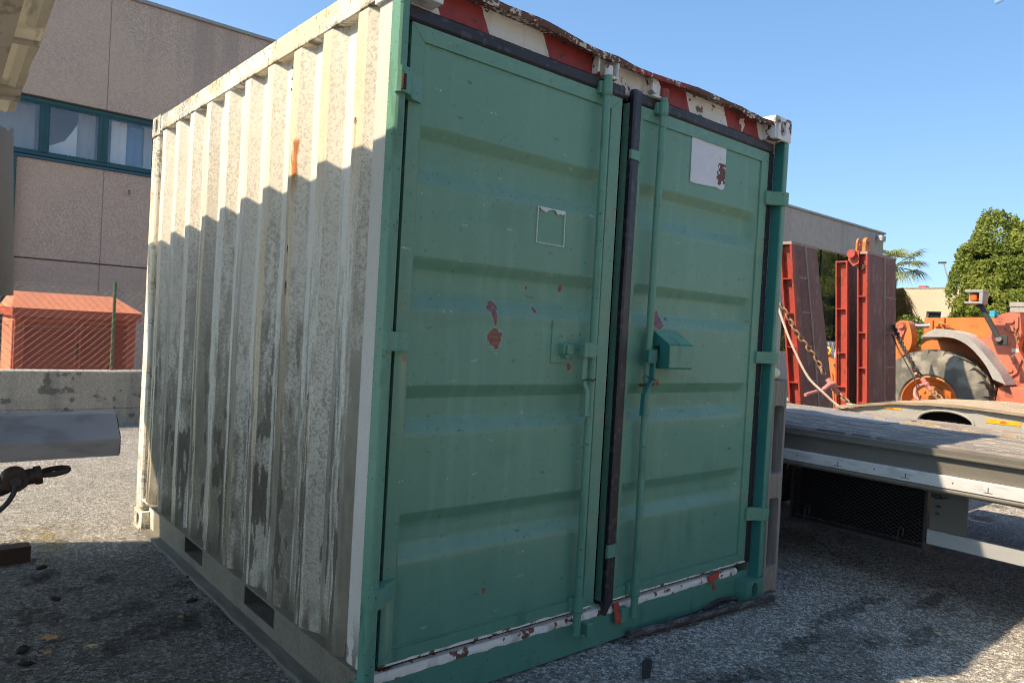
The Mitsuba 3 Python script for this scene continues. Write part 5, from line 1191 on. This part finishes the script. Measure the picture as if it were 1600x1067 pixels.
part('wall', prism(wp, 'x', 45, 45.3), 'mat_cream_wall', B3)
part('side_wall', cat([bx(45.31, 58, 9.5, 9.8, -.05, 5.1), bx(45.31, 58, 19.2, 19.5, -.05, 5.1), bx(45.31, 58, 9.81, 19.19, 4.9, 5.0)]), 'mat_cream_wall', B3)
part('parapet_cap', bx(44.95, 45.4, 9.4, 19.6, 5.152, 5.20), 'mat_cap', B3)
for a, b in ws:
    k = numbered(B3 + '__window')
    scene[k] = mikit.ply(bx(45.2, 45.24, a, b, 3.0, 3.8), 'mat_room_far')
    part('frame', prism(sbox(a, 3.0, b, 3.8).difference(sbox(a + .06, 3.06, b - .06, 3.74)), 'x', 45.12, 45.17), 'mat_plastic_grey', k)
part('vent', bx(45.0, 45.5, 15.2, 15.6, 5.2, 5.3), 'mat_red', B3)

# added unseen hall behind the camera: warm bounce light into shade, mirrored in windows
B4 = thing('added_bounce_hall', 'added long pale plastered hall behind the camera, unseen, for bounce light', 'building')
part('wall', bx(-16, 40, -17.3, -17, -.05, 9.0), 'mat_plaster', B4)
part('parapet_cap', bx(-16.1, 40.1, -17.4, -16.9, 9.002, 9.08), 'mat_cap', B4)
for i in range(9):
    part('window', bx(-13 + i * 5.6, -10.6 + i * 5.6, -16.998, -16.95, 5.6, 7.4), 'mat_room_far', B4)
for i in range(3):
    part('door', bx(-9 + i * 16, -4.5 + i * 16, -16.998, -16.94, -.04, 4.2), 'mat_cap', B4)

# ================================================================== TREES, PALM, LAMP, MOON
def foliage(lobes, n, size, seed):
    """Leaf clumps through the volume of a set of upright lobes (centre, radii)."""
    r = np.random.default_rng(seed); V = []; k = 0
    vol = np.array([np.prod(l[1]) ** .8 for l in lobes]); cnt = (n * vol / vol.sum()).astype(int)
    allv = []
    for (c, rad), m_ in zip(lobes, cnt):
        d = r.normal(size=(m_, 3)); d /= np.linalg.norm(d, axis=1, keepdims=True)
        rr = r.uniform(.55, 1.0, m_) ** .35
        bump = .74 + .52 * meshkit.fbm(d * 2.6 + np.array(c), 3, seed) * 1.0
        P = np.array(c) + d * np.array(rad) * (rr * bump)[:, None]
        keep = meshkit.fbm(P * 1.9, 3, seed + 3) > .40
        P, d = P[keep], d[keep]
        m_ = len(P)
        nrm = d * .7 + r.normal(size=(m_, 3)) * .75 + [0, 0, .25]; nrm /= np.linalg.norm(nrm, axis=1, keepdims=True)
        t = np.cross(nrm, r.normal(size=(m_, 3))); t /= np.linalg.norm(t, axis=1, keepdims=True); b = np.cross(nrm, t)
        s = size * r.uniform(.6, 1.3, (m_, 1))
        allv.append(np.stack([P - t * s, P - b * s * .42, P + t * s, P + b * s * .42], 1).reshape(-1, 3))
    V = np.vstack(allv); q = np.arange(len(V) // 4)[:, None] * 4
    return mesh(V, np.vstack([q + [0, 1, 2], q + [0, 2, 3]]))
TREE = thing('hornbeam_tree', 'dense bushy green tree behind the loader at the right edge', 'tree')
tc = np.array([28.0, 6.2, 0])
part('trunk', tube(smooth_path([tc + [0, 0, -.1], tc + [.05, .02, 1.0], tc + [0, .05, 2.2], tc + [.1, 0, 4.0]], 4), np.linspace(.2, .06, 13), 12), 'mat_trunk', TREE, smooth=60)
for dx, dy, h in ((.8, .9, 4.5), (-.7, -.8, 4.2), (.2, -1.1, 4.0), (-.5, 1.0, 4.3)):
    part('limb', tube(smooth_path([tc + [0, 0, 1.2], tc + [dx * .5, dy * .5, 2.4], tc + [dx, dy, h]], 4), np.linspace(.09, .025, 9), 8), 'mat_trunk', TREE, smooth=60)
lobes = [((28.0, 6.0, 3.2), (2.0, 1.75, 2.0)), ((28.0, 6.65, 4.7), (1.2, .85, 1.75)), ((27.9, 7.25, 3.3), (1.2, .75, 2.1)), ((28.2, 5.65, 4.5), (1.2, .8, 1.7)), ((27.6, 4.6, 3.4), (1.5, 1.1, 2.2)), ((28.0, 7.2, 2.0), (1.4, .85, 1.6)), ((28.0, 7.15, 4.4), (.7, .5, 1.2)), ((27.9, 4.8, 1.6), (1.6, 1.6, 1.6))]
part('crown', foliage(lobes, 120000, .075, 5), 'mat_leaf', TREE)
PT = thing('palm_tree', 'palm with hanging dry fronds beside the grey building', 'palm')
pc = np.array([28.6, 10.3, 0.0])
part('trunk', tube([pc + [0, 0, -.05], pc + [.03, 0, 2.0], pc + [0, .03, 4.7]], [.20, .17, .19], 14), 'mat_trunk', PT, smooth=60)
def frond(az, up, L, droop, seed, dry=False):
    r = np.random.default_rng(seed)
    d = np.array([math.cos(az), math.sin(az), 0]); base = pc + [0, 0, 4.65]
    def at(t):
        return base + d * (L * t * math.cos(up) * (1 - .12 * t)) + np.array([0, 0, L * t * math.sin(up) - droop * t * t])
    st_ = np.array([at(t) for t in np.linspace(0, .6, 7)]); ms = [tube(st_, .014, 5)]
    hub = at(.58); tan = at(.6) - at(.5); tan /= np.linalg.norm(tan)
    s = np.cross(tan, (0, 0, 1.)); s /= np.linalg.norm(s); w = np.cross(s, tan)
    V = []; F = []
    for k, a in enumerate(np.linspace(-1.75, 1.75, 26)):
        l = L * .52 * (1 - .25 * abs(a) / 1.75) * r.uniform(.85, 1.1)
        q = tan * math.cos(a) + s * math.sin(a) + w * r.uniform(-.1, .12)
        tip = hub + q * l + np.array([0, 0, -(.28 + (.5 if dry else 0)) * l * r.uniform(.6, 1.4)]); mid = hub + q * l * .55 + w * .02
        e = np.cross(q, w); e /= np.linalg.norm(e); hw = .022
        i = len(V); V += [hub, mid - e * hw, mid + e * hw, tip]; F += [(i, i + 1, i + 2), (i + 1, i + 3, i + 2)]
    ms.append(mesh(V, F)); return cat(ms)
for k in range(26):
    az = k * 2.399 + .3; up = .85 - (k % 13) / 13 * 1.15
    part('frond', frond(az, up, 1.35 + .25 * ((k * 7) % 5) / 5, .30, k), 'mat_palm_leaf', PT)
for k in range(20):
    part('dry_frond', frond(k * 2.1, -1.1 - .25 * (k % 3), 1.45 + .3 * (k % 4), .3, 50 + k, True), 'mat_palm_dry', PT)
SH = thing('garden_shrub', 'dark green shrub at the foot of the palm', 'shrub')
part('foliage', foliage([((29.0, 9.8, 1.9), (1.0, 1.0, .9)), ((29.4, 9.3, 1.2), (1.2, 1.2, 1.0))], 5000, .09, 9), 'mat_leaf', SH)
part('stem', tube([(29.0, 9.8, -.05), (29.0, 9.8, 1.6)], .05, 8), 'mat_trunk', SH)
SL = thing('street_lamp', 'thin grey street lamp with two short arms beside the tree', 'street lamp')
part('pole', tube([(55.6, 17.55, -.05), (55.25, 17.57, 6.35)], [.07, .05], 10), 'mat_cap', SL, smooth=60)
part('arm', cat([tube([(55.25, 17.57, 6.35), (55.12, 17.62, 6.75)], .04, 8), tube([(55.12, 17.62, 6.75), (54.99, 17.85, 7.66)], .04, 8), tube([(55.12, 17.62, 6.75), (55.3, 17.05, 7.0)], .04, 8)]), 'mat_cap', SL, smooth=60)
part('lamp_head', cat([obox((54.97, 17.95, 7.75), (.25, .5, .12), b=.03), obox((55.32, 16.9, 7.05), (.25, .45, .12), b=.03)]), 'mat_plastic_dark', SL)
mo = trimesh.creation.icosphere(subdivisions=4, radius=22.0)
sd = np.array(SUN) / np.linalg.norm(SUN); md = np.array([.8848, .2758, .3755]); md /= np.linalg.norm(md)
fc = mo.triangles_center @ sd > -.5
mo = mesh(mo.vertices, mo.faces[fc])
v = np.array(mo.vertices) + CAM + md * 4000
solo('moon', mesh(v, mo.faces), 'mat_moon', 'tiny pale daytime moon at the top edge of the sky', 'moon', smooth=True)

# ================================================================== SMALL THINGS ON THE GROUND
drng = np.random.default_rng(21)
def clod(x, y, r, seed):
    s = trimesh.creation.icosphere(subdivisions=2, radius=1.0); v = np.array(s.vertices)
    v *= (.7 + .7 * meshkit.fbm(v * 1.7 + seed, 3, seed))[:, None]
    a = seed * 1.3; R = np.array([[math.cos(a), -math.sin(a), 0], [math.sin(a), math.cos(a), 0], [0, 0, 1]])
    v *= (.75 + .5 * meshkit.noise(v * 5 + seed * 3, seed))[:, None]
    v = (v * [r * 1.15, r * .7, r * .30]) @ R.T
    v[:, 2] = np.maximum(v[:, 2], -r * .15)
    return mesh(v + [x, y, r * .12], s.faces)
spots = [(-.791, 1.332, .030, 'dark dirt clod at the left edge, beside the tan dry leaf'), (-.796, 1.19, .022, 'dark dirt clod nearest the lower left corner of the photo'), (-.589, 2.365, .028, 'dark dirt clod nearest the rusty steel angle'),
         (-.60, 1.86, .022, 'dark dirt clod in the middle of the shaded asphalt'), (-.086, 1.517, .022, 'dark dirt clod beside the nearer forklift opening of the container'), (.0, 1.86, .016, 'small dark dirt clod against the container rail flange')]
for i, (x, y, r, lb) in enumerate(spots):
    solo('dirt_clod', clod(x, y, r, i + 1), 'mat_clod', lb, 'dirt clod', smooth=50, group='dirt clods on the shaded asphalt')
def leaf(x, y, s, a, seed, z=.006):
    pts = np.array([(0, -1.1), (.12, -.5), (.55, -.55), (.35, -.1), (.8, .2), (.3, .3), (.1, 1.0), (-.15, .35), (-.7, .45), (-.35, 0), (-.6, -.5), (-.1, -.5)]) * s
    m = prism(pts, 'z', 0, .0015).subdivide_to_size(s * .5); v = np.array(m.vertices)
    v[:, 2] += (meshkit.noise(v * 20 + seed) ) * .022
    c, q = math.cos(a), math.sin(a); v[:, :2] = v[:, :2] @ np.array([[c, q], [-q, c]])
    return mesh(v + [x, y, z], m.faces)
solo('dry_leaf', leaf(-.69, 1.372, .05, .4, 1), 'mat_dry_leaf', 'tan dry leaf on the shaded asphalt, largest of the fallen leaves', 'leaf')
solo('dry_leaf', leaf(-.575, 1.185, .032, 1.9, 2), 'mat_dry_grass', 'pale dry leaf right of the tan one, closer to the container', 'leaf')
for i, (x, y, s, lb) in enumerate(((-.20, 1.30, .02, 'small leaf scrap on the shaded asphalt left of the container, the nearer one'), (.0, 1.42, .018, 'small pale leaf scrap close to the container rail flange'), (-.72, 1.22, .026, 'thin leaf scrap beside the lowest dirt clod'),
                                   (2.75, -.78, .028, 'pale leaf scrap on the asphalt in front of the pallet'), (3.1, -.62, .02, 'small brown leaf scrap in front of the flatbed side rail'), (3.45, -.50, .03, 'brown leaf scrap in the shade under the flatbed'))):
    solo('leaf_scrap', leaf(x, y, s, i * 1.3, i + 5), 'mat_dry_grass' if i % 2 else 'mat_dry_leaf', lb, 'leaf scrap', group='small leaf scraps on the asphalt')
ms = []
for i in range(140):
    x, y = drng.normal(-.52, .11), drng.normal(2.85, .18); a = drng.uniform(0, 6.3); l = drng.uniform(.03, .11)
    ms.append(tube([(x, y, .003), (x + math.cos(a) * l * .5, y + math.sin(a) * l * .5, drng.uniform(.006, .02)), (x + math.cos(a) * l, y + math.sin(a) * l, .003)], .0016, 3))
k = solo('dry_grass', cat(ms), 'mat_dry_grass', 'thin dry grass litter at the edge of the shade', 'grass'); labels[k]['kind'] = 'stuff'
solo('black_scrap', prism([(1.135, -.245), (1.175, -.255), (1.30, -.165), (1.295, -.135), (1.25, -.15)], 'z', .003, .009), 'mat_rubber', 'thin black rubber scrap lying on the asphalt in front of the container', 'rubber scrap')
